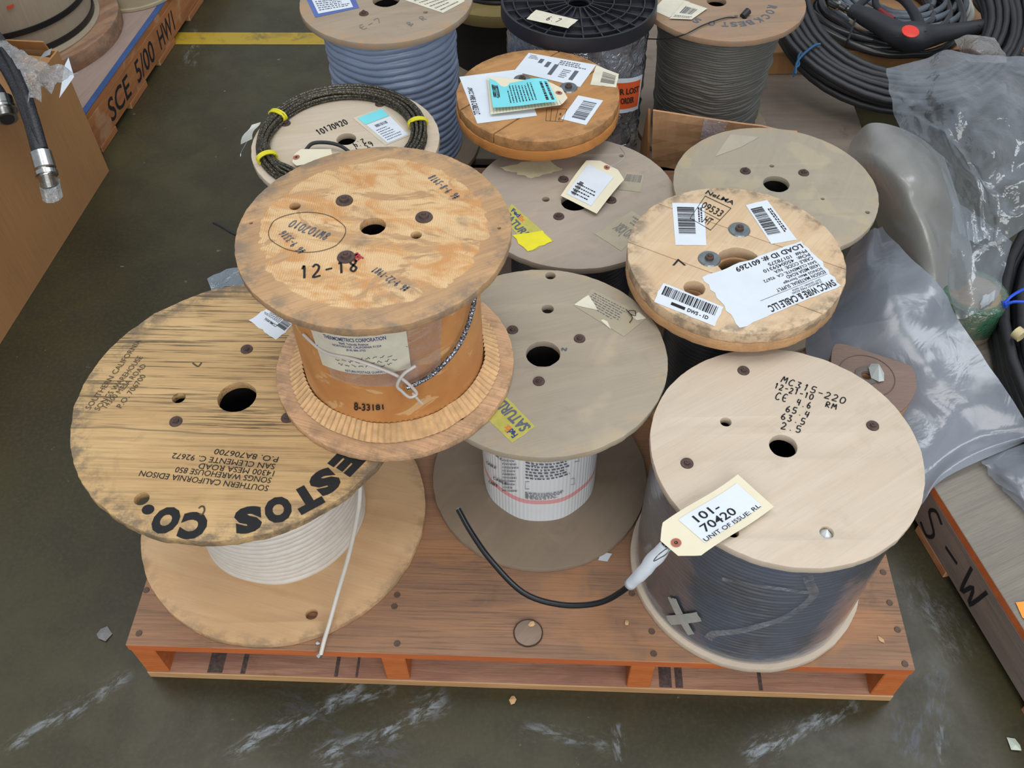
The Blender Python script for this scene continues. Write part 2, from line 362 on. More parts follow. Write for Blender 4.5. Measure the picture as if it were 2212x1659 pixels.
class Print:
    """collects flat print in (u, v) coordinates of a mapped surface; fmap(u, v) -> world point"""
    def __init__(s, fmap, off=.0004): s.f = fmap; s.off = off; s.V = []; s.F = []
    def add(s, uv, faces):
        b = len(s.V); s.V += [s.f(u, v, s.off) for u, v in uv]; s.F += [tuple(b + i for i in f) for f in faces]
    def text(s, t, u0, v0, u1, v1, bold=0., shear=0., sp=1., rot=0):
        v, f = text_mesh(t, bold, shear, sp)
        if not len(v): return s
        lo = v.min(0); hi = v.max(0); hi[1] = max(hi[1], .7); lo[1] = min(lo[1], 0) if any(ch in t for ch in 'gjpqy,') else 0
        q = (v - lo) / (hi - lo)
        uv = [((u0 + (u1 - u0) * a, v0 + (v1 - v0) * b) if not rot else (u0 + (u1 - u0) * (1 - b), v0 + (v1 - v0) * a)) for a, b in q]
        s.add(uv, f); return s
    def rect(s, u0, v0, u1, v1): s.add([(u0, v0), (u1, v0), (u1, v1), (u0, v1)], [(0, 1, 2, 3)]); return s
    def frame(s, u0, v0, u1, v1, t, tv=None):
        tv = tv or t
        s.rect(u0, v0, u1, v0 + tv); s.rect(u0, v1 - tv, u1, v1); s.rect(u0, v0, u0 + t, v1); s.rect(u1 - t, v0, u1, v1); return s
    def bars(s, u0, v0, u1, v1, n=30, horiz=False, seed=0):
        r = random.Random(seed); x = 0.; e = []
        while x < 1: 
            b = r.choice((1, 1, 2, 3)) / (n * 3.2); e.append((x, min(1, x + b))); x += b + r.choice((1, 1, 2)) / (n * 3.2)
        for a, b in e:
            if horiz: s.rect(u0, v0 + (v1 - v0) * a, u1, v0 + (v1 - v0) * b)
            else: s.rect(u0 + (u1 - u0) * a, v0, u0 + (u1 - u0) * b, v1)
        return s
    def greek(s, u0, v0, u1, v1, rows=5, seed=0, fill=.45, ragged=.4, vert=False):
        """rows of dashes for print too small to read"""
        r = random.Random(seed)
        for i in range(rows):
            a = i / rows; h = fill / rows; x = 0.; end = 1 - ragged * r.random()
            while x < end:
                wdt = r.uniform(.03, .1); 
                if not vert: s.rect(u0 + (u1 - u0) * x, v0 + (v1 - v0) * a, u0 + (u1 - u0) * min(end, x + wdt), v0 + (v1 - v0) * (a + h))
                else: s.rect(u0 + (u1 - u0) * a, v0 + (v1 - v0) * x, u0 + (u1 - u0) * (a + h), v0 + (v1 - v0) * min(end, x + wdt))
                x += wdt + r.uniform(.015, .04)
        return s
    def stroke(s, pts, wu, wv=None, close=False):
        wv = wv or wu
        P = [Vector(p) for p in pts]
        if len(P) > 2:   # smooth
            Q = []
            for i in range(len(P) - 1):
                p0 = P[max(i - 1, 0)]; p1 = P[i]; p2 = P[i + 1]; p3 = P[min(i + 2, len(P) - 1)]
                for j in range(4):
                    t = j / 4; Q.append(.5 * ((2 * p1) + (p2 - p0) * t + (2 * p0 - 5 * p1 + 4 * p2 - p3) * t * t + (3 * p1 - p0 - 3 * p2 + p3) * t**3))
            P = Q + [P[-1]]
        uv = []
        for i, p in enumerate(P):
            d = (P[min(i + 1, len(P) - 1)] - P[max(i - 1, 0)])
            d = Vector((d.x / wu, d.y / wv)); d = d.normalized() if d.length else Vector((1, 0))
            n = Vector((-d.y * wu, d.x * wv)); uv += [tuple(p + n), tuple(p - n)]
        s.add(uv, [(2 * i, 2 * i + 1, 2 * i + 3, 2 * i + 2) for i in range(len(P) - 1)]); return s
    def hand(s, t, u0, v0, u1, v1, w=.004, wv=None, slant=.15):
        n = len(t); cw = (u1 - u0) / n
        for i, ch in enumerate(t):
            for pl in STK.get(ch, []):
                jit = random.uniform(-.06, .06)
                s.stroke([(u0 + cw * (i + .08 + .78 * x + slant * y * .5), v0 + (v1 - v0) * (y + jit)) for x, y in pl], w, wv)
        return s
    def done(s, name, mat, parent, label=None):
        if not s.V: return None
        return mk(name, s.V, s.F, mat, parent, label=label)
def quadmap(c, bend=None):
    """c: four world corners for (0,0),(1,0),(1,1),(0,1)"""
    c = [Vector(x) for x in c]; n = (c[1] - c[0]).cross(c[3] - c[0]).normalized()
    if n.z < 0 and abs(n.z) > .2: n = -n
    def f(u, v, w=0.):
        p = c[0] * (1 - u) * (1 - v) + c[1] * u * (1 - v) + c[2] * u * v + c[3] * (1 - u) * v
        return p + n * (w + (bend(u, v) if bend else 0))
    return f
def pxmap(z, corners, bend=None): return quadmap([at(p[0], p[1], z if len(p) < 3 else p[2]) for p in corners], bend)
def cylmap(c, r, th0, th1, z0, z1):
    def f(u, v, w=0.):
        a = th0 + (th1 - th0) * u; return Vector((c[0] + (r + w) * math.cos(a), c[1] + (r + w) * math.sin(a), z0 + (z1 - z0) * v))
    return f
def patch(name, fmap, mat, parent, nu=2, nv=2, clip=None, t=.0, label=None, tear=0., origin=None, seed=1):
    """a sheet following fmap; clip(u) -> v margin; tear = ragged outline"""
    V, F = [], []
    for i in range(nu + 1):
        for j in range(nv + 1):
            u, v = i / nu, j / nv
            if clip: m = clip(u); v = m + v * (1 - 2 * m)
            if tear:
                q = tear * noise.noise(Vector((u * 7, v * 7, seed * 3.1))) + .6 * tear * noise.noise(Vector((u * 23, v * 23, seed)))
                if i in (0, nu): u += q
                if j in (0, nv): v += q
            V.append(fmap(u, v, 0.))
    for i in range(nu):
        for j in range(nv):
            a = i * (nv + 1) + j; F.append((a, a + nv + 1, a + nv + 2, a + 1))
    return mk(name, V, F, mat, parent, origin, smooth=True, label=label)

def bolt_mesh(r=.012, hex_r=.0062, kind='hex'):
    bm = bmesh.new()
    bmesh.ops.create_cone(bm, cap_ends=True, segments=22, radius1=r, radius2=r * .93, depth=.0022, matrix=Matrix.Translation((0, 0, .0011)))
    bmesh.ops.create_cone(bm, cap_ends=True, segments=6 if kind == 'hex' else 12, radius1=hex_r, radius2=hex_r * .9, depth=.005, matrix=Matrix.Translation((0, 0, .0042)))
    bmesh.ops.create_cone(bm, cap_ends=True, segments=10, radius1=hex_r * .5, radius2=hex_r * .4, depth=.004, matrix=Matrix.Translation((0, 0, .0075)))
    me = bpy.data.meshes.new('bolt'); bm.to_mesh(me); bm.free(); return me
BOLT = bolt_mesh(); BOLT.materials.append(MT['rust'])
BOLTB = bolt_mesh(.0135, .0075, 'r'); BOLTB.materials.append(MT['rust'])
def bolts(px_list, z, parent, me=BOLT, sc=1.):
    for px, py in px_list:
        p = at(px, py, z); o = link('bolt', me, None, parent, p); o.rotation_euler = (0, 0, random.random() * 3); o.scale = (sc, sc, sc)
def flange(c, R, z, t, holes, mat, parent, rough=.0008, seed=0, label=None):
    """holes: (px, py, half width in px) at the plate's top, or (dx, dy, r, 'm') in metres"""
    hl = []
    for h in holes:
        if len(h) == 4: hl.append(ring(h[0], h[1], h[2], 26, h[2] * .03, seed + 3))
        else:
            p = at(h[0], h[1], z + t); r = (at(h[0] + h[2], h[1], z + t) - at(h[0] - h[2], h[1], z + t)).length / 2
            hl.append(ring(p.x - c[0], p.y - c[1], r, 26, r * .035, seed + 5))
    me = plate(ring(0, 0, R, 220, rough, seed), hl, t)
    return link('flange', me, mat, parent, (c[0], c[1], z), label)
DECK = .1256

UP = Vector((0, 0, 1)); EX = Vector((1, 0, 0)); EY = Vector((0, 1, 0))
def hose_coil(label, cen, R, e1, e2, n, r, turns, spread, mat, layers=3, seed=0, name='hose_coil', cat='hose coil', wob=.25):
    t = thing(name, label, cat, cen); pts = []; rr_ = random.Random(seed)
    slots = [(i, j) for j in range(layers) for i in range(max(1, math.ceil(turns / layers)))]; rr_.shuffle(slots); cols = max(1, math.ceil(turns / layers))
    N_ = 44
    for i in range(turns * N_ + 1):
        a = 2 * PI * i / N_; kq = i / N_; i0 = min(int(kq), turns - 1); i1 = min(i0 + 1, turns - 1); fr = max(0, (kq - i0 - .8) / .2)
        s0, s1 = slots[i0], slots[i1]; ox = (s0[0] * (1 - fr) + s1[0] * fr); oz = (s0[1] * (1 - fr) + s1[1] * fr)
        ro_ = (ox / max(1, cols - 1) - .5) * spread + wob * r * 2 * noise.noise(Vector((math.cos(a) * 1.3, math.sin(a) * 1.3, i0 + seed)))
        zo = r + oz * r * 1.75 + wob * r * noise.noise(Vector((math.cos(a), math.sin(a), i0 * 2 + seed)))
        pts.append(cen + e1 * ((R + ro_) * math.cos(a + seed)) + e2 * ((R + ro_) * math.sin(a + seed)) + n * zo)
    V, F = tubemesh(pts, r, 8, False, True, 1, False); mk('hose', V, F, mat, t, smooth=True)
    return t

# ================================================================== SETTING
k = N('polished_concrete'); o = k.obj()
a = k.noise(o, 1.3, 5, .6, .6); b = k.noise(o, 9, 6, .65, .3); c = k.noise(o, 60, 3, .6)
col = k.mix(k.mr(a, .3, .7), s2l((53, 49, 34)), s2l((71, 67, 45)))
col = k.mix(k.mr(b, .35, .7, 0, .45), col, s2l((42, 39, 32)))
col = k.mix(k.mr(k.noise(o, 130, 4, .7), .4, .7, 0, .22), col, s2l((86, 82, 64)))
col = k.mix(k.mr(k.noise(k.mapping(o, loc=(.4, .1, 0)), 38, 3, .6), .70, .76, 0, .35), col, s2l((150, 150, 140)))
sep = k.n('SeparateXYZ'); k.put(sep.inputs[0], o)
def scuff(col, p0, p1, wid, strength, colr=(142, 150, 156)):
    A = at(*p0, 0); B = at(*p1, 0); d = B - A; L = d.length; ang = math.atan2(d.y, d.x)
    v = k.mapping(o, loc=(-(A.x + B.x) / 2, -(A.y + B.y) / 2, 0))
    m = k.n('Mapping'); k.put(m.inputs[0], v); m.inputs[2].default_value = (0, 0, -ang); s = k.n('SeparateXYZ'); k.put(s.inputs[0], m.outputs[0])
    wob = k.math('MULTIPLY', k.math('SUBTRACT', k.noise(o, 7, 3, .6), .5), wid * 3)
    ay = k.math('ABSOLUTE', k.math('ADD', s.outputs[1], wob)); ax = k.math('ABSOLUTE', s.outputs[0])
    nz = k.noise(k.mapping(m.outputs[0], scale=(30, 90, 1)), 1, 5, .75, .6)
    big = k.noise(m.outputs[0], 12, 3, .6)
    f = k.math('MULTIPLY', k.mr(ay, wid * .15, wid, 1, 0), k.mr(ax, L * .35, L * .52, 1, 0))
    f = k.math('MULTIPLY', f, k.mr(nz, .45, .64)); f = k.math('MULTIPLY', f, k.mr(big, .38, .55, .15, strength))
    return k.mix(f, col, s2l(colr))
for sg in [((0, 1632), (290, 1448), .022, .7), ((480, 1645), (800, 1468), .026, .85), ((670, 1650), (975, 1498), .028, .85),
           ((1615, 1655), (1790, 1530), .024, .9), ((1725, 1590), (1850, 1510), .022, .7), ((1120, 1572), (1330, 1612), .02, .5), ((1330, 1560), (1350, 1650), .02, .6),
           ((1985, 1300), (2060, 1400), .04, .35), ((2030, 1560), (2040, 1659), .012, .5), ((700, 1520), (860, 1480), .02, .7), ((1960, 1240), (2090, 1440), .06, .22),
           ((400, 150), (420, 60), .03, .35), ((215, 320), (225, 340), .006, .6)]: col = scuff(col, *sg)
# darker tyre marks in the coating
col = scuff(col, (1980, 1659), (2010, 1420), .05, .5, (88, 96, 110))
col = scuff(col, (560, 1500), (900, 1640), .04, .4, (80, 86, 96))
rough = k.mr(b, .3, .7, .30, .42)
M_floor = k.end(k.bsdf(col, rough, k.bump(c, .04, .001), Specular_IOR_Level=.33))
fl = mk('floor', [(-6, -2, 0), (6, -2, 0), (6, 9, 0), (-6, 9, 0)], [(0, 1, 2, 3)], M_floor, None, (0, 0, 0)); fl['kind'] = 'structure'
k = N('worn_yellow_line'); o = k.obj()
n1 = k.noise(o, 12, 6, .7, .5)
col = k.mix(k.mr(n1, .5, .7, 0, .75), s2l((176, 148, 44)), s2l((88, 80, 55)))
M_line = k.end(k.bsdf(col, .45))
ya, yb, yc, yd = at(300, 70, 0), at(1100, 72, 0), at(1100, 96, 0), at(300, 97, 0)
dx = (yb - ya).normalized()
ya -= dx * 2; yd -= dx * 2; yb += dx * 2; yc += dx * 2
tl = mk('trim_1', [p + Vector((0, 0, .0006)) for p in (yd, yc, yb, ya)], [(0, 1, 2, 3)], M_line); tl['kind'] = 'structure'

# ================================================================== PALLETS
W_deck = wood('pallet_plywood', (170, 124, 90), (140, 104, 80), 0, 1, .4, crack=.75, crackcol=(80, 66, 56), dust=.35, dustcol=(168, 138, 116), blot=.3, blotcol=(190, 134, 86), blotsc=6, stain=.35, staincol=(92, 78, 70), rough=.62)
W_orange = wood('orange_painted_edge', (214, 112, 50), (196, 98, 42), 0, 1, .3, dust=.1, rough=.6)
W_orange_end = wood('orange_painted_end_grain', (208, 122, 66), (190, 104, 52), 0, 2.5, .3, rough=.65)
W_board = wood('reddish_fir', (196, 150, 124), (168, 122, 102), 0, 1.6, .35, crack=.2, stain=.3, rough=.7)
W_grey = wood('weathered_grey_wood', (146, 130, 116), (122, 108, 98), PI / 2, 1.2, .4, crack=.3, dust=.4, dustcol=(130, 124, 120), stain=.3, rough=.75)
W_greydeck = wood('grey_plywood', (136, 126, 112), (110, 102, 92), .2, 1.1, .45, crack=.6, crackcol=(92, 84, 74), dust=.5, dustcol=(150, 146, 138), rough=.65)
W_rear = wood('dusty_rear_deck', (140, 124, 108), (112, 98, 84), 0, 1, .35, dust=.6, dustcol=(136, 126, 116), stain=.4, rough=.7)
W_leftdeck = wood('pale_left_deck', (168, 142, 128), (146, 122, 110), 1.4, 1.2, .3, dust=.5, dustcol=(150, 138, 130), rough=.6)
W_leftside = wood('brown_stringer', (184, 124, 78), (158, 102, 62), PI / 2, 1.2, .35, blot=.2, stain=.2, rough=.7)

M_cut = wood('pale_sawn_edge', (206, 166, 118), (184, 140, 96), 0, 1.5, .3)
def pallet(label, org, yaw, Wd, D, deckm, sidem, endm, boardm, strs, boards, edgem=None, name='pallet', inset=.0):
    t = thing(name, label, 'pallet', (org[0], org[1], 0), rotz=yaw)
    def p(nm, me, m, loc, mats=None):
        if m: me.materials.append(m)
        o = bpy.data.objects.new(nm, me); C.objects.link(o); o.parent = t; o.location = loc; WO[o.name] = Vector((0, 0, 0)); return o
    me = boxmesh(0, Wd, 0, D, 0, .019, .001); me.materials.append(deckm); me.materials.append(edgem or sidem)
    for f in me.polygons:
        if abs(f.normal.z) < .5: f.material_index = 1
    p('deck', me, None, (0, 0, .106))
    sm = boxmesh(0, .038, 0, D - .004, 0, .087, .0015); sm.materials.append(sidem); sm.materials.append(endm)
    for f in sm.polygons:
        if abs(f.normal.y) > .5: f.material_index = 1
    for x in strs: p('stringer', sm, None, (x, .002, .019))
    bmesh_cache = {}
    for y, wd in boards:
        key = round(wd, 3)
        if key not in bmesh_cache:
            b = boxmesh(inset, Wd - inset, 0, wd, 0, .019, .0015); b.materials.append(boardm); b.materials.append(M_cut)
            for f in b.polygons:
                if f.normal.y < -.5: f.material_index = 1
            bmesh_cache[key] = b
        p('bottom_board', bmesh_cache[key], None, (0, y, 0))
    return t
FL = at(270, 1393, DECK); FR = at(1978, 1447, DECK); YAW = math.atan2(FR.y - FL.y, FR.x - FL.x); PW = (FR - FL).length
fp = pallet('plywood-decked pallet with orange painted edges under the nearest reels', FL, YAW, PW, 1.22, W_deck, W_orange_end, W_orange_end, W_board,
            [.0, PW * .327, PW * .648, PW - .038], [(0, .14), (.36, .09), (.6, .09), (.84, .09), (1.08, .14)], edgem=W_orange)
nail_me = bpy.data.meshes.new('nail'); bm = bmesh.new(); bmesh.ops.create_cone(bm, cap_ends=True, segments=14, radius1=.0052, radius2=.0045, depth=.0012); bm.to_mesh(nail_me); bm.free()
nail_me.materials.append(plain('dark_nail', (104, 84, 72), .6, .2, vary=.3, vsc=200))
def nails(pal, pts):
    Mi = Matrix.Translation(pal.location) @ Matrix.Rotation(pal.rotation_euler.z, 4, 'Z'); Mi = Mi.inverted()
    for px, py in pts:
        q = Mi @ at(px, py, DECK); o = bpy.data.objects.new('nail', nail_me); C.objects.link(o); o.parent = pal; o.location = (q.x, q.y, DECK + .0004)
nails(fp, [(300, 1368), (858, 1285), (852, 1310), (858, 1390), (1408, 1364), (1412, 1412), (1922, 1302), (1939, 1360), (1955, 1434), (316, 1275), (1908, 1236), (1365, 1282)])
# round wood plug set in the deck
pc = at(1141, 1368, DECK); pr = (at(1171, 1368, DECK) - at(1111, 1368, DECK)).length / 2
Mi = (Matrix.Translation(fp.location) @ Matrix.Rotation(YAW, 4, 'Z')).inverted(); q = Mi @ pc
W_plug = wood('loose_plug', (140, 112, 92), (120, 92, 74), .8, 2, .3, dust=.5, rough=.7)
me = plate(ring(0, 0, pr, 40), [], .002, .0005); me.materials.append(W_plug)
o = bpy.data.objects.new('plug', me); C.objects.link(o); o.parent = fp; o.location = (q.x, q.y, DECK)
me = plate(ring(0, 0, pr * 1.07, 40, .0006), [ring(0, 0, pr * .98, 40, .0005)], .0026, .0006); me.materials.append(plain('plug_gap', (70, 50, 38), .9))
o = bpy.data.objects.new('plug_rim', me); C.objects.link(o); o.parent = fp; o.location = (q.x, q.y, DECK)
# stamp on the bottom board
def local_rects(pal, name, mat, quads):
    V, F = [], []
    for qd in quads: b = len(V); V += qd; F.append((b, b + 1, b + 2, b + 3))
    me = mesh(name, V, F); me.materials.append(mat); o = bpy.data.objects.new(name, me); C.objects.link(o); o.parent = pal; return o
M_soot = plain('sooty_stencil', (104, 86, 80), .85, vary=.5, vsc=150)
for x, w_ in ((.10, .025), (.155, .008), (.31, .006), (.345, .004), (.84, .02), (.866, .012), (1.0, .006)):
    local_rects(fp, 'stencil_mark', M_soot, [[(x, .003, .0196), (x + w_, .003, .0196), (x + w_, .125, .0196), (x, .125, .0196)]])

bp = FL + Vector((-math.sin(YAW), math.cos(YAW), 0)) * 1.245
rp = pallet('dusty pallet behind, carrying the blue and the black cable reels', (bp.x + .2, bp.y, 0), YAW, 1.22, 1.22, W_rear, W_grey, W_grey, W_grey,
            [0, .39, .79, 1.182], [(0, .14), (.54, .14), (1.08, .14)])
e0 = Vector((.79, .616)); ed = Vector((.213, -.977)).normalized(); ro = e0 + ed * .34
rgt = pallet('grey weathered pallet at the right with an orange deck edge and stencilled side', ro, math.radians(12.3), 1.2, 1.0, W_greydeck, W_grey, W_orange_end, W_leftside,
             [0, .39, .79, 1.16], [(.12, .14), (.50, .10), (.78, .14)], edgem=W_orange)
# stencil on its long side, read from the far end to the near end
def sidemap(pal, x, y0, y1, z0, z1):
    Mx = Matrix.Translation(pal.location) @ Matrix.Rotation(pal.rotation_euler.z, 4, 'Z')
    s = -1 if x <= 0 else 1
    def f(u, v, w=0.): return Mx @ Vector((x + s * w, y0 + (y1 - y0) * u, z0 + (z1 - z0) * v))
    return f
def attach_local(pal, P, name, mat):
    Mi = (Matrix.Translation(pal.location) @ Matrix.Rotation(pal.rotation_euler.z, 4, 'Z')).inverted()
    me = mesh(name, [Mi @ Vector(v) for v in P.V], P.F); me.materials.append(mat); o = bpy.data.objects.new(name, me); C.objects.link(o); o.parent = pal; return o
P = Print(sidemap(rgt, 0, .74, .41, .03, .095), .0006)
P.hand('/XS-W', 0, .0, 1, 1, .011, .05, 0)
attach_local(rgt, P, 'stencil_text', MT['ink'])
oo = at(2203, 1312, DECK + .001); on = [at(2194, 1301, DECK + .002), at(2208, 1333, DECK + .002), at(2300, 1410, DECK + .002), at(2300, 1290, DECK + .004)]
osh = mk('orange_sheet', on + [], [(0, 1, 2, 3)], plain('orange_card', (255, 160, 60), .6)); tag(osh, 'corner of a bright orange sheet lying on the grey pallet at the right edge', 'paper')

lyaw = math.radians(-7.3); Wl = 1.2; cr = Vector((-1.086, 2.04)); lo = cr - Wl * Vector((math.cos(lyaw), math.sin(lyaw)))
lp = pallet('pallet at the left rear with a blue edge strip and stencilled brown side', lo, lyaw, Wl, 1.3, W_leftdeck, W_leftside, W_leftside, W_leftside,
            [0, .39, .79, Wl - .038], [(.03, .10), (.235, .12), (.46, .13), (.72, .13), (1.0, .13)], edgem=W_leftside)
o = bpy.data.objects.new('painted_edge', boxmesh(Wl - .017, Wl + .0006, 0, 1.3, .1245, .1256, 0)); o.data.materials.append(plain('blue_edge_paint', (52, 84, 138), .5, vary=.2)); C.objects.link(o); o.parent = lp; o['label'] = 'blue painted deck edge'
P = Print(sidemap(lp, Wl, .12, .62, .035, .092), .0006)
P.text('SCE', 0, 0, .3, 1, .01, .2).text('5/00', .38, 0, .66, 1, .01, .2).text('HW1', .74, 0, 1, 1, .01, .2)
attach_local(lp, P, 'stencil_text', MT['ink'])

# ================================================================== REELS
def reel(label, c, z0=DECK, group=None, name='cable_reel', cat='reel'):
    return thing(name, label, cat, (c[0], c[1], z0), group)
def core(t, c, r, z0, z1, mat):
    return lathe('core', [(r, z0), (r, z1), (r - .006, z1), (r - .006, z0)], c, mat, t, 48, closedprof=True)
def arc_text(t, c, z, letters, h, mat, wd=None, bold=.03, name='stencil_text'):
    P = Print(lambda u, v, w_: Vector((u, v, z + .0005)), 0)
    for ch, px, py in letters:
        p = at(px, py, z); d = Vector((p.x - c[0], p.y - c[1])).normalized(); e = Vector((d.y, -d.x))
        f = lambda u, v, w_, p=p, d=d, e=e: Vector((p.x + e.x * u + d.x * v, p.y + e.y * u + d.y * v, z + .0005))
        Q = Print(f, 0); w2 = (wd or h * .95) / 2
        if ch == '.': Q.add([(.0085 * math.cos(i * PI / 8), .0075 * math.sin(i * PI / 8)) for i in range(16)], [tuple(range(16))])
        else: Q.text(ch, -w2, -h / 2, w2, h / 2, bold)
        b = len(P.V); P.V += Q.V; P.F += [tuple(b + i for i in g) for g in Q.F]
    return P.done(name, mat, t)
def linemap(z, p0, p1, h):
    A = at(*p0, z); B = at(*p1, z); d = B - A; L = d.length; d = d / L; n = Vector((-d.y, d.x, 0))
    return (lambda u, v, w_=0.: A + d * (L * u) + n * (h * v) + Vector((0, 0, w_ + .0003))), L
def lines(t, z, items, mat, name='stencil_text', bold=.0, shear=0., hand=False, wpen=.0011):
    for s, p0, p1, h in items:
        f, L = linemap(z, p0, p1, h); P = Print(f)
        if hand: P.hand(s, 0, 0, 1, 1, wpen / L, wpen / h)
        else: P.text(s, 0, 0, 1, 1, bold, shear)
        P.done(name, mat, t)

# ---- A: black cable reel, front right
cA = (.373, .7375); RA = .184; zA = .449
W_birch = wood('pale_birch_ply', (204, 189, 170), (196, 179, 158), .55, 1., .12, dust=.2, dustcol=(200, 188, 174), stain=.2, staincol=(150, 132, 108), rough=.6, bump=.1)
tA = reel('large pale plywood reel of black cable at the front right of the pallet', cA)
fA = flange(cA, RA, zA - .013, .013, [(1692, 963, 30), (1568, 911, 12), (1786, 1150, 15), (1584, 1150, 12)], W_birch, tA)
flange(cA, RA, DECK, .013, [(0, 0, .02, 'm')], W_birch, tA)
core(tA, cA, .07, DECK + .013, zA - .013, MT['dark'])
k = N('black_cable_jacket'); o = k.obj(); n1 = k.noise(o, 7, 4, .6, .5)
M_blk = k.end(k.bsdf(k.mix(k.mr(n1, .35, .7), s2l((78, 78, 80)), s2l((98, 100, 108))), k.mr(n1, .3, .7, .3, .5), None))
wA = wound('wound_cable', cA, .172, DECK + .013, zA - .0135, .0085, M_blk, tA, wander=.35, seed=1, label='black cable wound in fine even turns')
# stretch film round the cable
def shell(name, c, r, z0, z1, mat, t, amp=.002, nz=24, nth=120, seed=0, sq=8., label=None, dz=0.):
    V, F = [], []
    for j in range(nz + 1):
        for i in range(nth):
            a = 2 * PI * i / nth; z = z0 + (z1 - z0) * j / nz
            q = noise.noise(Vector((math.cos(a) * sq * .5 + seed, math.sin(a) * sq * .5, z * sq * 4)))
            q = 1 - abs(q) * 2.2
            V.append((c[0] + (r + amp * q) * math.cos(a), c[1] + (r + amp * q) * math.sin(a), z))
    for j in range(nz):
        for i in range(nth):
            i2 = (i + 1) % nth; F.append((j * nth + i, j * nth + i2, (j + 1) * nth + i2, (j + 1) * nth + i))
    return mk(name, V, F, mat, t, (c[0], c[1], z0), smooth=True, label=label)
F_wrap = film('stretch_wrap', (130, 146, 178), .20, .17, .2, 5, bump=.12)
shell('stretch_wrap', cA, .1755, DECK + .014, zA - .0138, F_wrap, tA, .0008, label='clear bluish stretch film')
bolts([(1606, 801), (1885, 920), (1484, 1001)], zA, tA, sc=.75)
z7 = lambda x, y: (1330 + .3375 * x, 720 + .3375 * y)
lines(tA, zA, [('MC315-220', z7(1050, 310), z7(1470, 460), .0125), ('12-21-10', z7(1008, 350), z7(1265, 428), .0105), ('CE', z7(1012, 418), z7(1095, 444), .014),
      ('4.6', z7(1150, 458), z7(1250, 486), .012), ('RM', z7(1335, 468), z7(1415, 490), .010), ('65.4', z7(1080, 498), z7(1240, 545), .0115), ('63.5', z7(1050, 548), z7(1215, 592), .0115),
      ('2.5', z7(1050, 608), z7(1190, 642), .012)], MT['ink'], 'handwriting', hand=True, wpen=.00085)
# clear crumpled plug in one flange hole
F_clear = film('clear_bag', (205, 212, 214), .42, .18, .08, 22)
hp = at(1786, 1150, zA)
V = [hp + Vector((.009 * math.cos(i * 1.05) * (1 + .3 * noise.noise(Vector((i, 0, 0)))), .011 * math.sin(i * 1.05), -.008 + .004 * noise.noise(Vector((i * 2.1, 3, 1))))) for i in range(6)] + [hp + Vector((0, .002, .004))]
mk('plastic_scrap', V, [(i, (i + 1) % 6, 6) for i in range(6)], plain('scrap_plastic', (215, 222, 225), .25), tA, smooth=False)
# tape marks stuck on the film
M_tape = plain('frosted_tape', (176, 178, 172), .5, vary=.15, vsc=80)
def cylpatch(name, c, r, pxs, mat, t, nu=6, nv=6, tear=0., label=None):
    q = [at_cyl(px, py, c, r) for px, py in pxs]
    def f(u, v, w_=0.):
        a = q[0][0] * (1 - u) * (1 - v) + q[1][0] * u * (1 - v) + q[2][0] * u * v + q[3][0] * (1 - u) * v
        z = q[0][1] * (1 - u) * (1 - v) + q[1][1] * u * (1 - v) + q[2][1] * u * v + q[3][1] * (1 - u) * v
        return Vector((c[0] + (r + w_) * math.cos(a), c[1] + (r + w_) * math.sin(a), z))
    o = patch(name, f, mat, t, nu, nv, tear=tear, label=label) if mat else None
    return o, f
cylpatch('tape', cA, .1785, [(1442, 1290), (1460, 1293), (1500, 1370), (1486, 1372)], M_tape, tA, tear=.04)
cylpatch('tape', cA, .1788, [(1438, 1330), (1505, 1322), (1516, 1342), (1450, 1350)], M_tape, tA, tear=.04)
# gathered fold in the stretch film
F_fold = film('film_fold', (178, 188, 202), .34, .26, .15, 24)
fp_ = [at_cyl(px, py, cA, .1776) for px, py in ((1742, 1236), (1750, 1262), (1758, 1284), (1730, 1312), (1690, 1336), (1640, 1352), (1590, 1364), (1545, 1368), (1530, 1380))]
Pf = Print(lambda u, v, w_=0.: Vector((cA[0] + (.1776 + w_) * math.cos(u), cA[1] + (.1776 + w_) * math.sin(u), v)))
Pf.stroke(fp_, .035, .0065); Pf.done('film_fold', F_fold, tA)
fp_ = [at_cyl(px, py, cA, .1778) for px, py in ((1560, 1250), (1620, 1262), (1690, 1272), (1755, 1280))]
Pf = Print(lambda u, v, w_=0.: Vector((cA[0] + (.1778 + w_) * math.cos(u), cA[1] + (.1778 + w_) * math.sin(u), v)))
Pf.stroke(fp_, .02, .004); Pf.done('film_fold', F_fold, tA)
# loose end of the cable
endp = [(1440, 1165, .40), (1425, 1195, .385), (1390, 1234, .35), (1345, 1276, .30), (1290, 1303, .262), (1210, 1306, .245), (1130, 1280, .245), (1062, 1212, .26), (1018, 1150, .28), (990, 1100, .295)]
ce = tube('cable_end', [at(*p) for p in endp], .0044, MT['rubber_gloss'], tA, 12)
pe = at(990, 1100, .295); pd = (pe - at(1018, 1150, .28)).normalized()
tube('cut_face', [pe, pe + pd * .0015], .0036, plain('cut_conductor', (130, 132, 136), .5), ce, 10, spline=False)
tp = [(1437, 1180, .395), (1420, 1200, .382), (1390, 1234, .352), (1360, 1264, .315)]
V, F = tubemesh([at(*p) for p in tp], [.0085, .0105, .0095, .008], 14, False, True, 6)
V = [v + Vector((noise.noise(v * 60) * .0016, noise.noise(v * 60 + Vector((5, 0, 0))) * .0016, 0)) for v in V]
mk('tape_wrap', V, F, MT['paper'], ce, smooth=True, label='white paper tape wrapped around the cable end')
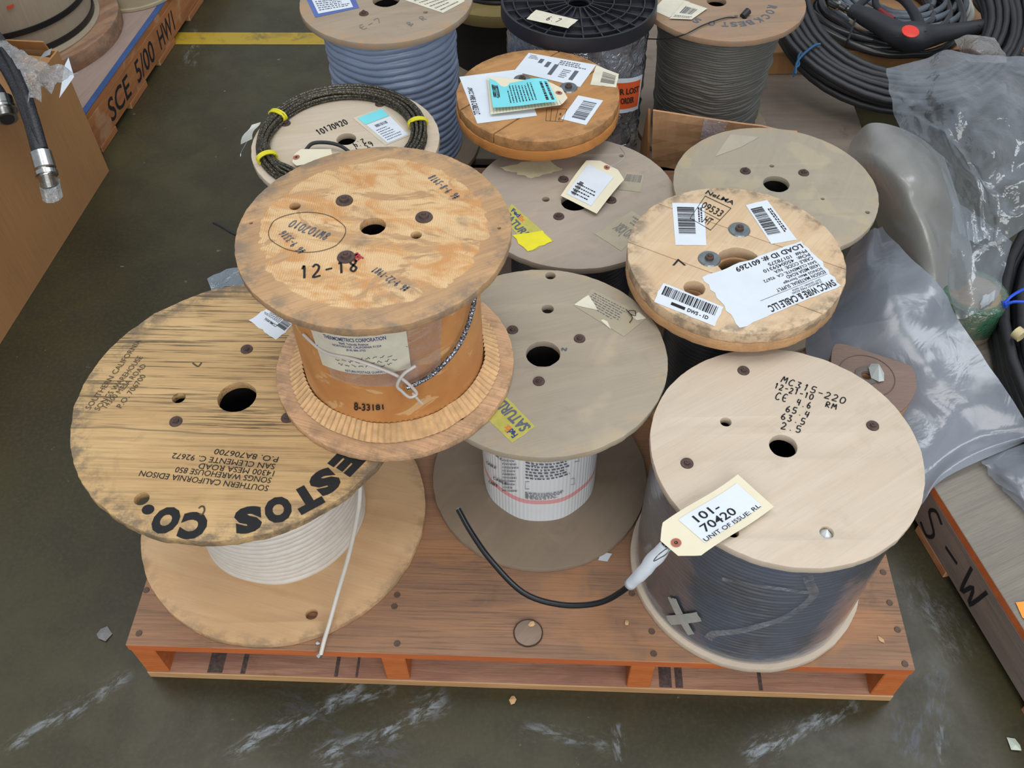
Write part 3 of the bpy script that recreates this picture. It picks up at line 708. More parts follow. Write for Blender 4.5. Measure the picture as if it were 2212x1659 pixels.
# splinter on bottom flange
# shipping tag
def shipping_tag(label, corners, zlab, mat=None, clipu=.13, bend=None, inner=None, innermat=None, name='shipping_tag', group=None):
    f = quadmap([at(*p) for p in corners], bend)
    org = f(.5, .5, 0)
    t = thing(name, label, 'tag', org, group)
    patch('card', f, mat or MT['manila'], t, 22, 6, clip=lambda u: max(0, (clipu - u) / clipu) * .27)
    c0 = f(.075, .5, .0006); r = .0062
    du = (f(.1, .5, 0) - f(.05, .5, 0)).normalized(); dv = (f(.075, .6, 0) - f(.075, .4, 0)).normalized(); nn = du.cross(dv).normalized()
    if nn.z < 0: nn = -nn
    V = []; 
    for rr in (.0022, r):
        for i in range(20):
            a = 2 * PI * i / 20; V.append(c0 + (du * math.cos(a) + dv * math.sin(a)) * rr + nn * .0004)
    mk('eyelet', V, [(i, (i + 1) % 20, 20 + (i + 1) % 20, 20 + i) for i in range(20)], MT['kraft_ring'], t)
    mk('eyelet_hole', [v + nn * .0002 for v in V[:20]], [tuple(range(20))], MT['dark'], t)
    if inner:
        g = lambda u, v, w_=0.: f(inner[0] + (inner[2] - inner[0]) * u, inner[1] + (inner[3] - inner[1]) * v, w_ + .0007)
        patch('sticker', g, innermat or MT['paper'], t, 14, 4)
        return t, f, g
    return t, f, None
bendA = lambda u, v: .006 * math.sin(u * 5.2 + .4) + .003
tgA, f, g = shipping_tag('manila shipping tag reading 101-70420 on the front right reel', [(1487, 1224, .447), (1672, 1094, .462), (1594, 1024, .466), (1404, 1153, .449)], zA, bend=bendA, inner=(.25, .16, .93, .86))
P = Print(g, .0005)
P.text('101-', .16, .60, .56, .86, .01).text('70420', .12, .24, .68, .50, .01).text('UNIT OF ISSUE: RL', .02, .0, .98, .13, .004)
P.done('lettering', MT['ink'], tgA)
tube('wire', [f(.075, .5, .001), at(1440, 1196, .445), at(1428, 1204, .43), at(1412, 1212, .405), at(1425, 1196, .40), f(.07, .5, .003)], .0007, MT['dull_steel'], tgA, 6)

# ---- B: middle reel
cB = (.0455, .916); RB = .187; zB = .449
W_dust = wood('dusty_tan_ply', (168, 155, 134), (154, 142, 122), .3, 1, .2, dust=.6, dustcol=(158, 150, 138), blot=.35, blotcol=(186, 172, 144), blotsc=7, stain=.2, staincol=(120, 108, 96), rough=.8, bump=.12, rim=(RB, .25, (190, 160, 115)))
W_dust2 = wood('dusty_brown_ply', (146, 128, 106), (136, 118, 98), .9, 1, .15, dust=.5, dustcol=(142, 130, 116), blot=.2, blotcol=(170, 154, 130), stain=.3, staincol=(112, 100, 88), rough=.8, bump=.1)
tB = reel('dusty grey-tan plywood reel with a white printed drum in the middle of the front pallet', cB)
flange(cB, RB, zB - .012, .012, [(1173, 764, 37), (1183, 667, 13), (1189, 595, 11)], W_dust, tB, .001, 4)
flange(cB, RB, DECK, .012, [(0, 0, .02, 'm')], W_dust2, tB, .001, 5)
k = N('white_corrugated'); o = k.obj(); wv = k.n('TexWave', wave_type='BANDS', bands_direction='X'); ang = k.n('SeparateXYZ'); k.put(ang.inputs[0], o)
th = k.math('ARCTAN2', ang.outputs[1], ang.outputs[0]); st = k.math('SINE', k.math('MULTIPLY', th, 90)); stripe = k.math('MULTIPLY', k.math('GREATER_THAN', ang.outputs[2], .052), k.math('LESS_THAN', ang.outputs[2], .064))
colw = k.mix(k.mr(st, -1, 1, 0, .07), s2l((226, 230, 234)), s2l((160, 165, 170))); colw = k.mix(k.math('MULTIPLY', stripe, .8), colw, s2l((226, 140, 140)))
M_wc = k.end(k.bsdf(colw, .6, k.bump(st, .25, .001)))
rB = .0975
lathe('drum', [(rB, DECK + .012), (rB, zB - .012)], cB, M_wc, tB, 64, wob=lambda a, z: .0006 * math.sin(9 * a) , label='white corrugated card drum with a pink line and printed notes')
z6 = lambda x, y: (900 + .3316 * x, 950 + .3316 * y)
def bprint(px, fn, mat):
    _, f = cylpatch('x', cB, rB + .0022, px, None, tB); P = Print(f, .0006); fn(P); P.done('print', mat, tB)
bprint([z6(710, 250), z6(1010, 215), z6(1010, 95), z6(710, 110)], lambda P: P.greek(0, 0, 1, 1, 7, 3, .38, .2), MT['grey_ink'])
bprint([z6(708, 380), z6(960, 360), z6(960, 322), z6(708, 335)], lambda P: P.greek(0, 0, 1, 1, 5, 5, .5, .3), MT['grey_ink'])
bprint([z6(708, 322), z6(1030, 290), z6(1030, 250), z6(708, 272)], lambda P: P.frame(0, 0, 1, 1, .006, .05), MT['grey_ink'])
bprint([z6(748, 172), z6(1060, 140), z6(1060, 85), z6(748, 100)], lambda P: P.frame(0, 0, 1, 1, .006, .05), MT['grey_ink'])
for a_, b_ in (((490, 62), (556, 128)), ((455, 135), (520, 182)), ((500, 235), (590, 285)), ((470, 262), (530, 298))):
    bprint([z6(a_[0], a_[1] + 16), z6(b_[0], b_[1] + 8), z6(b_[0], b_[1] - 6), z6(a_[0], a_[1])], lambda P: P.text('CABLE', 0, 0, 1, 1, .02), MT['ink'])
bprint([z6(560, 330), z6(665, 335), z6(665, 95), z6(558, 90)], lambda P: P.greek(0, 0, 1, 1, 11, 8, .3, .35), MT['grey_ink'])
core(tB, cB, .05, DECK + .012, zB - .012, MT['dark'])
bolts([(1252, 732), (1164, 824), (1107, 713)], zB, tB, sc=.75)
F_doc = plain('dusty_clear_pouch', (170, 160, 138), .3)
pm = pxmap(zB + .0006, [(1240, 660), (1348, 727), (1399, 685), (1279, 624)])
pch = patch('document_pouch', pm, F_doc, tB, 6, 3, label='dusty clear plastic pouch')
P = Print(pm); P.greek(.08, .3, .75, .95, 7, 2, .3, .2); P.done('print', MT['grey_ink'], pch)
patch('paper_scrap', pxmap(zB + .0012, [(1240, 658), (1291, 670), (1283, 655), (1271, 637)]), MT['old_paper'], pch, 5, 3, tear=.05)
patch('paper_scrap', pxmap(zB + .0012, [(1298, 692), (1320, 712), (1312, 694), (1303, 690)]), MT['old_paper'], pch, 5, 3, tear=.08)
patch('paper_scrap', pxmap(zB + .0012, [(1365, 683), (1376, 692), (1396, 688), (1380, 674)]), MT['old_paper'], pch, 5, 3, tear=.05)
tube('loop_wire', [at(1352, 668, zB + .004), at(1362, 678, zB + .006), at(1372, 682, zB + .004), at(1372, 672, zB + .003), at(1358, 672, zB + .004), at(1366, 686, zB + .003), at(1360, 697, zB + .002)], .0006, MT['dark'], tB, 6)
M_fx = plain('olive_yellow_label', (186, 180, 88), .5, vary=.15, vsc=90)
def courier_label(t, z, corners, nm='shipping_sticker', rip=False):
    m = pxmap(z + .0005, corners); o = patch(nm, m, M_fx, t, 8, 4, tear=.02, label='faded yellow Saturday delivery sticker')
    P = Print(m); P.text('SATURDAY', .04, .12, 1.25 if not rip else .97, .52, .03, .25); P.done('lettering', MT['grey_ink'] if rip else plain('slate_ink', (92, 98, 120), .7), o)
    P = Print(m); P.text('Fed', .08, .64, .27, .88, .03); P.done('lettering', MT['blue_ink'], o)
    P = Print(m); P.text('Ex', .28, .64, .40, .88, .03); P.done('lettering', MT['orange_ink'], o)
    return m, o
courier_label(tB, zB, [(1156, 921), (1086, 849), (1040, 893), (1107, 957)])
lines(tB, zB, [('~', (1217, 770), (1235, 764), .02)], MT['grey_ink'], 'handwriting', hand=True, wpen=.0012)
pw = patch('paper_sheet', pxmap(DECK + .0008, [(1292, 1210), (1312, 1213), (1322, 1196), (1300, 1192)]), MT['paper'], None, 2, 2); tag(pw, 'white paper corner sticking out under the middle reel', 'paper')

# ---- C: left reel
cC = (-.391, .846); RC = .239; zC = .449
W_old = wood('cracked_yellow_ply', (206, 172, 122), (186, 150, 102), -.05, .9, .3, crack=.95, seam=-.065, crackcol=(80, 66, 46), dust=.15, dustcol=(170, 150, 118), blot=.25, blotcol=(206, 174, 124), blotsc=8, stain=.35, staincol=(110, 94, 70), rim=(RC, .75, (96, 88, 78)), rough=.7, bump=.5)
W_smooth = wood('smooth_tan_ply', (224, 186, 140), (212, 168, 122), -.3, .8, .12, dust=.15, blot=.25, blotcol=(214, 172, 122), blotsc=5, stain=.25, staincol=(184, 144, 100), rim=(RC * 1.07, .6, (120, 105, 86)), rough=.6, bump=.08)
tC = reel('widest reel at the left, cracked yellow plywood with black stencilled letters and white cable', cC)
flange(cC, RC, zC - .014, .014, [(512, 857, 41), (386, 859, 14), (306, 1077, 16)], W_old, tC, .0022, 9)
flange(cC, RC, DECK, .013, [(673, 1326, 13), (0, 0, .02, 'm')], W_smooth, tC, .0012, 10)
core(tC, cC, .06, DECK + .013, zC - .014, MT['dark'])
M_wcab = plain('white_cable_jacket', (214, 208, 198), .4, vary=.08, vsc=60)
wound('wound_cable', cC, .136, DECK + .013, zC - .0145, .012, M_wcab, tC, wander=.45, seed=4, wz=6, label='white cable wound in thick turns')
tail = [(778, 1040, .40), (776, 1085, .37), (768, 1135, .32), (752, 1205, .25), (730, 1280, .19), (712, 1345, .155), (700, 1385, .142), (693, 1414, .131)]
ce = tube('cable_end', [at(*p) for p in tail], .0034, M_wcab, tC, 12)
mk('frayed_tip', *tubemesh([at(695, 1410, .132), at(689, 1417, .1275)], [.004, .006], 7, False, True, 1, False), MT['steel'], ce)
bolts([(533, 755), (380, 911), (621, 903)], zC, tC, sc=.78)
arc_text(tC, cC, zC, [('E', 752, 999), ('S', 704, 1043), ('T', 664, 1078), ('O', 602, 1104), ('S', 536, 1126), ('C', 417, 1139), ('O', 357, 1127), ('.', 320, 1101)], .037, MT['ink'], .035, .075)
lines(tC, zC, [('P.O. 8A706700', (603, 988), (466, 970), .009), ('SAN CLEMENTE C. 92672', (596, 1003), (375, 979), .009), ('14300 MESA ROAD', (594, 1018), (432, 1001), .009),
      ('SONGS WAREHOUSE 850', (588, 1033), (382, 1009), .009), ('SOUTHERN CALIFORNIA EDISON', (582, 1050), (305, 1017), .009)], MT['ink'])
lines(tC, zC, [('SOUTHERN CALIFORNIA', (195, 885), (306, 736), .009), ('SONGS WAREHOUSE', (214, 888), (309, 772), .009), ('14300 MESA ROAD', (231, 882), (317, 790), .009), ('P.O. 706700', (262, 882), (316, 812), .009)], MT['worn_ink'])
lb = pxmap(zC + .0006, [(596, 734), (537, 692), (577, 666), (632, 700)])
o = patch('label', lb, MT['paper'], tC, 10, 6, tear=.07, label='torn white paper label')
P = Print(lb); P.text('COMPANY', .3, .45, .75, .58, .01); P.bars(.02, .55, .32, .95, 12, True); P.greek(.35, .7, .95, .95, 4, 3, .4); P.done('print', MT['ink'], o)
# scratched marks on the flange
for a_, b_ in (((500, 930), (470, 950)),): pass
lines(tC, zC, [('C', (445, 1092), (425, 1098), .013), ('L', (425, 795), (440, 780), .012)], MT['worn_ink'], 'scratch', hand=True, wpen=.0012)

# ---- D: reel stacked on B and C
cD = (-.171, .899); RD = .174; zD0 = .4505; zD = .713
W_scr = wood('scraped_orange_ply', (192, 152, 108), (172, 134, 94), .45, 1.1, .3, scrape=(RD, (222, 190, 142), (200, 142, 82)), dust=.12, stain=.65, staincol=(118, 106, 92), rim=(RD, .75, (118, 108, 96)), rough=.7, bump=.35)
W_fir = wood('grooved_fir_ply', (224, 180, 138), (208, 162, 120), -.35, 1., .45, crack=.2, crackcol=(140, 96, 66), dust=.1, stain=.15, rim=(RD, .5, (110, 96, 82)), rough=.7, bump=.35)
tD = reel('scraped orange-brown reel wrapped in brown paper, stacked across two reels at the centre left', cD, zD0)
flange(cD, RD, zD - .012, .012, [(805, 488, 28), (637, 445, 12), (899, 507, 12), (542, 481, 4), (1078, 492, 4)], W_scr, tD, .0012, 12)
flange(cD, RD, zD0, .012, [(997, 903, 4), (0, 0, .02, 'm')], W_fir, tD, .001, 13)
for (px, py) in ((744, 434), (916, 470), (748, 556)): bolts([(px, py)], zD, tD, BOLTB, .85)
k = N('orange_paper_wrap'); o = k.obj(); n1 = k.noise(o, 12, 4, .6, .4)
colp = k.mix(k.mr(n1, .3, .7), s2l((204, 144, 86)), s2l((184, 122, 68)))
n2 = k.noise(k.mapping(o, loc=(.3, 0, 0), scale=(14, 14, 26)), 1, 3, .6, 1.)
colp = k.mix(k.mr(n2, .57, .63, 0, .55), colp, s2l((222, 190, 140)))
M_wrapp = k.end(k.bsdf(colp, .45, k.bump(n1, .15, .002)))
rD = .130
lathe('paper_wrap', [(rD, zD0 + .012), (rD, zD - .012)], cD, M_wrapp, tD, 72, wob=lambda a, z: .001 * noise.noise(Vector((a * 6, z * 30, 0))), label='brown paper wrap over the drum')
# corrugated skirt
V, F = [], []
nC = 105; rs = [rD + .001, rD + .008, rD + .022]; zs = [zD0 + .030, zD0 + .024, zD0 + .0135]
for i in range(nC * 2):
    a = 2 * PI * i / (nC * 2); bmp = .0036 if i % 2 else 0
    brk = .003 * noise.noise(Vector((math.cos(a) * 4, math.sin(a) * 4, 0)))
    for r_, z_ in zip(rs, zs): V.append((cD[0] + (r_ + brk + bmp * .6) * math.cos(a), cD[1] + (r_ + brk + bmp * .6) * math.sin(a), z_ + bmp))
n_ = nC * 2
for i in range(n_):
    for j in range(2): F.append((i * 3 + j, ((i + 1) % n_) * 3 + j, ((i + 1) % n_) * 3 + j + 1, i * 3 + j + 1))
mk('corrugated_skirt', V, F, plain('crimped_card', (222, 184, 136), .75, vary=.25, vsc=70), tD, smooth=False, label='crimped corrugated card ring at the foot of the drum')
core(tD, cD, .05, zD0 + .012, zD - .012, MT['dark'])
z4 = lambda x, y: (550 + .2622 * x, 620 + .2622 * y)
tpo, _ = cylpatch('packing_tape', cD, rD + .0012, [z4(640, 750), z4(1530, 690), z4(1540, 200), z4(480, 330)], film('packing_tape', (214, 190, 178), .5, .25, .15, 14), tD, 16, 6, label='clear packing tape')
lo_, lf = cylpatch('address_label', cD, rD + .0022, [z4(560, 640), z4(1290, 665), z4(1245, 335), z4(455, 330)], MT['old_paper'], tD, 16, 6, label='white address label')
P = Print(lf, .0006); P.text('THERMOMETRICS CORPORATION', .16, .86, .80, .95, .01).text('9645 Yolanda Avenue', .32, .77, .62, .83, .005).text('NORTHRIDGE, CALIFORNIA 91324', .24, .69, .74, .75, .005).text('(818) 886-3755', .38, .62, .58, .67, .005)
P.rect(.02, .545, .99, .56).text('RETURN POSTAGE GUARAN', .3, .03, .72, .09, .003); P.done('lettering', MT['blue_ink'], lo_)
P = Print(lf, .0006)
for v_, s_ in ((.44, .06), (.33, .1), (.22, .12)):
    x = .12 + s_
    while x < .82: P.stroke([(x + i * .012, v_ + .03 * random.uniform(-1, 1)) for i in range(5)], .0035, .006); x += .075
P.done('handwriting', MT['grey_ink'], lo_)
_, sf = cylpatch('x', cD, rD + .0015, [z4(820, 1010), z4(1065, 1005), z4(1060, 965), z4(820, 945)], None, tD)
P = Print(sf, .0008); P.text('8-33181', 0, 0, 1, 1, .02); P.done('stencil_text', MT['ink'], tD)
# braided cable end and its plastic tie
def oncyl(px, py, c, r): a, z = at_cyl(px, py, c, r); return Vector((c[0] + r * math.cos(a), c[1] + r * math.sin(a), z))
k = N('braided_wire'); o = k.obj(); ck = k.n('TexVoronoi'); k.put(ck.inputs[0], o); ck.inputs['Scale'].default_value = 420
M_braid = k.end(k.bsdf(k.mix(k.mr(ck.outputs[0], .2, .6), s2l((196, 200, 208)), s2l((70, 74, 84))), .35, k.bump(ck.outputs[0], .6, .001), .6))
bc = [oncyl(px, py, cD, rr) for px, py, rr in ((1026, 636, .137), (1020, 672, .138), (1006, 715, .139), (985, 755, .14), (955, 790, .142), (925, 815, .143), (893, 832, .144), (878, 838, .144))]
tube('cable_end', bc, .0032, M_braid, tD, 10, label='braided silver cable end')
tie = [oncyl(px, py, cD, rr) for px, py, rr in ((655, 722, .133), (700, 760, .134), (760, 775, .135), (810, 792, .138), (858, 812, .142), (885, 832, .147), (900, 850, .148), (885, 858, .149), (868, 845, .148), (858, 832, .148), (872, 808, .147), (898, 790, .146))]
tube('plastic_tie', tie, .0022, plain('clear_tie', (208, 200, 194), .3), tD, 8)
tube('plastic_tie', [oncyl(px, py, cD, .148) for px, py in ((892, 850), (902, 862), (912, 872))], .0018, plain('clear_tie', (208, 200, 194), .3), tD, 6)
F_thin = film('thin_film', (210, 200, 180), .12, .08, .12, 10)
fv = [at(640, 700, .69), at(1042, 640, .69)]
z3 = lambda x, y: (480 + .29385 * x, 300 + .29385 * y)
lines(tD, zD, [('12-18', (645, 603), (778, 584), .022)], MT['ink'], 'handwriting', hand=True, wpen=.0014)
lines(tD, zD, [('8W107010', z3(810, 700), z3(525, 595), .014)], MT['grey_ink'], 'handwriting', hand=True, wpen=.0008)
lines(tD, zD, [('#6 9-8-3918', z3(1755, 425), z3(1560, 262), .011), ('#6 9-22-1981', z3(1385, 1095), z3(1135, 940), .010), ('#6 9-3316', z3(620, 825), z3(460, 672), .010)], MT['grey_ink'], 'handwriting', hand=True, wpen=.0007)
lines(tD, zD, [('SAm', z3(1040, 885), z3(1000, 835), .012)], MT['red_ink'], 'handwriting', hand=True, wpen=.001)
m_ = pxmap(zD + .0004, [z3(345, 835), z3(900, 835), z3(900, 540), z3(345, 540)])
P = Print(m_); P.stroke([(.5 + .5 * math.cos(i * .33 + 1.9) * (1 + .02 * (i % 3)), .5 + .5 * math.sin(i * .33 + 1.9)) for i in range(20)], .004, .006); P.done('handwriting', MT['ink'], tD)

# ---- boards cut from a disc
def clip_poly(poly, n, d):
    out = []
    for i in range(len(poly)):
        a, b = poly[i], poly[(i + 1) % len(poly)]; da = a[0] * n[0] + a[1] * n[1] - d; db = b[0] * n[0] + b[1] * n[1] - d
        if da <= 0: out.append(a)
        if da * db < 0: s_ = da / (da - db); out.append((a[0] + (b[0] - a[0]) * s_, a[1] + (b[1] - a[1]) * s_))
    return out
def board_disc(t, c, R, z, th, ang, cuts, mat, holes=(), seed=0, gap=.0012):
    n = (math.cos(ang), math.sin(ang)); cs = [-9] + cuts + [9]
    for i in range(len(cs) - 1):
        poly = ring(0, 0, R, 160, .0014, seed)
        poly = clip_poly(poly, n, cs[i + 1] - gap / 2); poly = clip_poly(poly, (-n[0], -n[1]), -(cs[i] + gap / 2))
        hl = []
        for hx, hy, hr in holes:
            d_ = hx * n[0] + hy * n[1]
            if cs[i] + hr < d_ < cs[i + 1] - hr: hl.append(ring(hx, hy, hr, 26, hr * .05, seed))
            elif cs[i] - hr < d_ < cs[i + 1] + hr:   # hole across a joint: notch
                h_ = ring(hx, hy, hr, 26); poly = notch(poly, hx, hy, hr)
        link('board', plate(poly, hl, th, .0015), mat, t, (c[0], c[1], z))
def notch(poly, hx, hy, hr):
    inside = [math.hypot(p[0] - hx, p[1] - hy) < hr for p in poly]
    out = []; n = len(poly)
    for i in range(n):
        a, b = poly[i], poly[(i + 1) % n]
        if not inside[i]: out.append(a)
        # straight edge passing the hole
        dx, dy = b[0] - a[0], b[1] - a[1]; L = math.hypot(dx, dy)
        if L > hr and not inside[i] and not inside[(i + 1) % n]:
            tt = ((hx - a[0]) * dx + (hy - a[1]) * dy) / L / L; px, py = a[0] + dx * tt, a[1] + dy * tt; d2 = math.hypot(px - hx, py - hy)
            if d2 < hr and 0 < tt < 1:
                hf = math.sqrt(hr * hr - d2 * d2); e1 = (px - dx / L * hf, py - dy / L * hf); e2 = (px + dx / L * hf, py + dy / L * hf)
                a1 = math.atan2(e1[1] - hy, e1[0] - hx); a2 = math.atan2(e2[1] - hy, e2[0] - hx)
                # go round the side that lies inside the polygon (left of a->b for ccw)
                while a2 > a1: a2 -= 2 * PI
                out.append(e1)
                for s_ in range(1, 12): aa = a1 + (a2 - a1) * s_ / 12; out.append((hx + hr * math.cos(aa), hy + hr * math.sin(aa)))
                out.append(e2)
    return out

# ---- E: two-ply board reel at the right
cE = (.3516, 1.0695); RE = .1678; zE = .503; tE_ = .040
W_pine = wood('pine_boards', (214, 189, 156), (204, 174, 138), .9, .8, .15, dust=.1, stain=.25, staincol=(140, 108, 80), rim=(RE, .65, (92, 84, 76)), rough=.65, bump=.15)
W_pine2 = wood('pine_boards_cross', (204, 164, 120), (184, 142, 100), -.6, .8, .3, rim=(RE, .2, (120, 96, 74)), rough=.65, bump=.2)
tE = reel('pine board reel with grey washers and torn white shipping labels at the right', cE, zE - tE_)
def loc(px, py, z, c): p = at(px, py, z); return p.x - c[0], p.y - c[1]
h1 = loc(1596, 566, zE, cE); h2 = loc(1500, 622, zE, cE)
board_disc(tE, cE, RE, zE - .020, .020, PI / 2 - .55, [-.055, .055], W_pine, [(h1[0], h1[1], .034), (h2[0], h2[1], .016)], 21)
link('board', plate(ring(0, 0, RE * .998, 160, .0014, 8), [ring(h1[0], h1[1], .03, 26), ring(h2[0], h2[1], .015, 20)], .0195, .0015), W_pine2, tE, (cE[0], cE[1], zE - tE_))
core(tE, cE, .05, DECK + .02, zE - tE_, MT['dark'])
M_blk2 = plain('dark_green_black_jacket', (58, 62, 64), .4, vary=.2)
wound('wound_cable', cE, .088, DECK + .02, zE - tE_ - .001, .0085, M_blk2, tE, seed=6, nth=96)
link('flange', plate(ring(0, 0, .10, 80), [], .019), W_pine2, tE, (cE[0], cE[1], DECK))
wm = bolt_mesh(.0178, .0072, 'r'); wm.materials.append(MT['dull_steel']); wm.materials.append(MT['rust'])
for f_ in wm.polygons:
    if f_.center.z > .0024: f_.material_index = 1
for px, py in ((1597, 497), (1532, 560)):
    p = at(px, py, zE); o = link('bolt', wm, None, tE, p, 'rusty bolt on a galvanised washer')
def label_on(t, z, px, name, mat, fn=None, ink='ink', tear=0., nu=8, nv=6, lab=None, pn='lettering'):
    m = pxmap(z + .0006, px); o = patch(name, m, mat, t, nu, nv, tear=tear, label=lab)
    if fn: P = Print(m); fn(P); P.done(pn, MT[ink], o)
    return m, o
label_on(tE, zE, [(1521, 440), (1526, 530), (1459, 529), (1452, 438)], 'barcode_label', MT['paper'], lambda P: P.bars(.1, .32, .75, .86, 26).greek(.1, .08, .7, .24, 2, 2, .6), tear=.012, pn='barcode')
label_on(tE, zE, [(1657, 432), (1722, 518), (1666, 527), (1611, 443)], 'barcode_label', MT['paper'], lambda P: P.bars(.12, .40, .8, .92, 26).greek(.2, .1, .8, .28, 2, 3, .6), tear=.012, pn='barcode')
label_on(tE, zE, [(1413, 652), (1544, 705), (1563, 663), (1433, 611)], 'barcode_label', MT['paper'], lambda P: P.bars(.05, .45, .93, .9, 34).rect(.25, .16, .48, .30).text('DW5 - 1D', .52, .16, .86, .32, .03), tear=.03, pn='barcode')
bigl = [(1731, 520), (1517, 598), (1598, 708), (1817, 616)]
def bigfn(P):
    P.text('SWCC WIRE & CABLE LLC', .03, .855, .68, .975, .02).text('25 BRADLEY PARK ROAD', .12, .80, .42, .835, .0).text('EAST GRANBY, CT 06026', .12, .755, .40, .79, .0)
    P.rect(.03, .73, .7, .735).text('EDISON MATERIAL SUPPLY', .03, .65, .52, .71, .01).text('SONGS Main Storage', .03, .57, .42, .63, .01).text('14300 MESA ROAD', .03, .50, .36, .56, .01)
    P.text('SAN CLEMENTE, CA  92672', .03, .42, .56, .48, .01).text('CABLE CODE:  N/A', .03, .34, .42, .40, .01).text('PO#:  4500459310', .03, .26, .5, .32, .01).text('PN#  10178275', .03, .18, .42, .24, .01)
    P.text('LOAD ID #: 601269', .03, .05, .70, .14, .02)
label_on(tE, zE, bigl, 'shipping_label', MT['paper'], bigfn, tear=.035, nu=16, nv=12, lab='large torn white shipping label')
sm_ = pxmap(zE + .0003, [(1490, 472), (1535, 498), (1580, 450), (1523, 423)])
P = Print(sm_); P.frame(0, 0, 1, 1, .02).rect(.0, .45, 1, .465).text('09533', .1, .55, .9, .8, .01).text('HT', .5, .12, .8, .38, .01); P.done('stamp', MT['ink'], tE)
lines(tE, zE, [('NeLMA', (1523, 418), (1583, 443), .010)], MT['ink'], 'stamp', bold=.02)
lines(tE, zE, [('V', (1480, 560), (1450, 560), .015)], MT['ink'], 'pencil_mark') 

# ---- F: rear middle reel
cF = (.1219, 1.351); RF = .190; zF = .395
W_dustF = wood('dusty_rose_ply', (172, 156, 138), (158, 143, 126), .5, 1, .15, dust=.6, dustcol=(162, 152, 142), blot=.2, blotcol=(184, 166, 138), stain=.15, rough=.8, bump=.1)
tF = reel('dusty plywood reel with a manila tag behind the middle reel', cF)
flange(cF, RF, zF - .013, .013, [(1241, 436, 29), (1179, 430, 8), (1342, 336, 5)], W_dustF, tF, .001, 31)
flange(cF, .176, DECK, .012, [], W_dust2, tF, .001, 32)
M_gcab = plain('dark_grey_jacket', (60, 62, 66), .4)
wound('wound_cable', cF, .118, DECK + .012, zF - .0135, .009, M_gcab, tF, seed=9, nth=96)
core(tF, cF, .05, DECK + .012, zF - .013, MT['dark'])
bolts([(1217, 388), (1320, 433), (1207, 468)], zF, tF, sc=.85)
tgF, f, g = shipping_tag('manila tag with a white printed sticker on the dusty rear middle reel', [(1275, 336, zF + .012), (1211, 423, zF + .008), (1289, 462, zF + .008), (1357, 378, zF + .014)], zF, bend=lambda u, v: .003 * math.sin(u * 3), inner=(.2, .1, .92, .78))
P = Print(g); P.greek(.62, .1, .98, .9, 4, 3, .35, .3, True).bars(.55, .15, .95, .3, 18); P.done('print', MT['ink'], tgF)
tube('wire', [f(.07, .5, .001), at(1335, 352, zF + .02), at(1350, 335, zF + .025), at(1340, 318, zF + .03), at(1352, 312, zF + .03)], .0007, MT['dull_steel'], tgF, 6)
m, o = courier_label(tF, zF, [(1085, 468), (1147, 543), (1196, 520), (1105, 440)], rip=True)
patch('paper_scrap', pxmap(zF + .0012, [(1140, 543), (1192, 522), (1172, 498), (1106, 508)]), plain('bright_yellow_scrap', (232, 222, 40), .5), o, 6, 4, tear=.08)
label_on(tF, zF, [(1342, 542), (1284, 505), (1365, 455), (1405, 482)], 'faded_label', F_doc, lambda P: P.text('XO JOBX', .15, .35, .8, .6, .02).greek(.1, .7, .9, .95, 3, 2, .5), 'faint_ink', tear=.01, lab='faded clear label')
label_on(tF, zF, [(1078, 362), (1147, 385), (1214, 367), (1180, 341)], 'paper_scrap', plain('yellowed_paper', (212, 204, 168), .75, vary=.2), None, tear=.10, nu=14, nv=8)
label_on(tF, zF, [(1335, 409), (1384, 415), (1392, 376), (1352, 372)], 'faded_label', F_doc, lambda P: P.bars(.1, .5, .9, .9, 14), 'faint_ink', lab='faded clear label')

# ---- G: rear right grey reel
cG = (.4894, 1.3575); RG = .1852; zG = .4085
W_grey2 = wood('grey_dust_ply', (166, 156, 136), (156, 146, 128), 1.1, 1, .12, dust=.6, dustcol=(160, 152, 138), blot=.4, blotcol=(182, 168, 138), blotsc=11, stain=.1, rough=.82, bump=.1, rim=(RG, .3, (186, 156, 108)))
tG = reel('grey dust-covered plywood reel at the right rear beside the plastic sheeting', cG)
flange(cG, RG, zG - .012, .012, [(1677, 397, 28), (1667, 358, 5), (1777, 429, 4), (1874, 458, 5)], W_grey2, tG, .001, 41)
flange(cG, .176, DECK, .012, [], W_dust2, tG, .001, 42)
wound('wound_cable', cG, .10, DECK + .012, zG - .0125, .009, M_gcab, tG, seed=19, nth=96)
core(tG, cG, .05, DECK + .012, zG - .012, MT['dark'])
bolts([(1610, 370), (1736, 374)], zG, tG, sc=.85)
label_on(tG, zG, [(1545, 338), (1600, 318), (1640, 296), (1578, 290)], 'faded_label', plain('paper_ghost', (172, 164, 146), .8), None, tear=.03, lab='faint remains of a label')

# ---- H: orange-brown board reel, rear centre
cH = (.0596, 1.571); RH = .1575; zH = .476
W_amber = wood('amber_boards', (188, 138, 82), (168, 118, 66), .5, .9, .2, dust=.1, stain=.35, staincol=(120, 84, 54), rim=(RH, .5, (92, 70, 50)), rough=.6, bump=.15)
tH = reel('amber board reel covered in white labels and tags at the rear centre', cH, zH - .042)
board_disc(tH, cH, RH, zH - .021, .021, 1.15 - PI / 2 - .35, [-.07, .03], W_amber, [], 51, .003)
link('board', plate(ring(0, 0, RH * 1.01, 160, .0014, 8), [], .0205, .0015), wood('amber_under', (196, 136, 74), (176, 116, 60), 0, .9, .2, stain=.2), tH, (cH[0], cH[1], zH - .042))
wound('wound_cable', cH, .034, DECK + .02, zH - .043, .009, M_gcab, tH, seed=29, nth=96)
link('flange', plate(ring(0, 0, .036, 60), [], .019), W_dust2, tH, (cH[0], cH[1], DECK))
for px, py in ((1128, 173), (1228, 190)): o = link('bolt', wm, None, tH, at(px, py, zH))
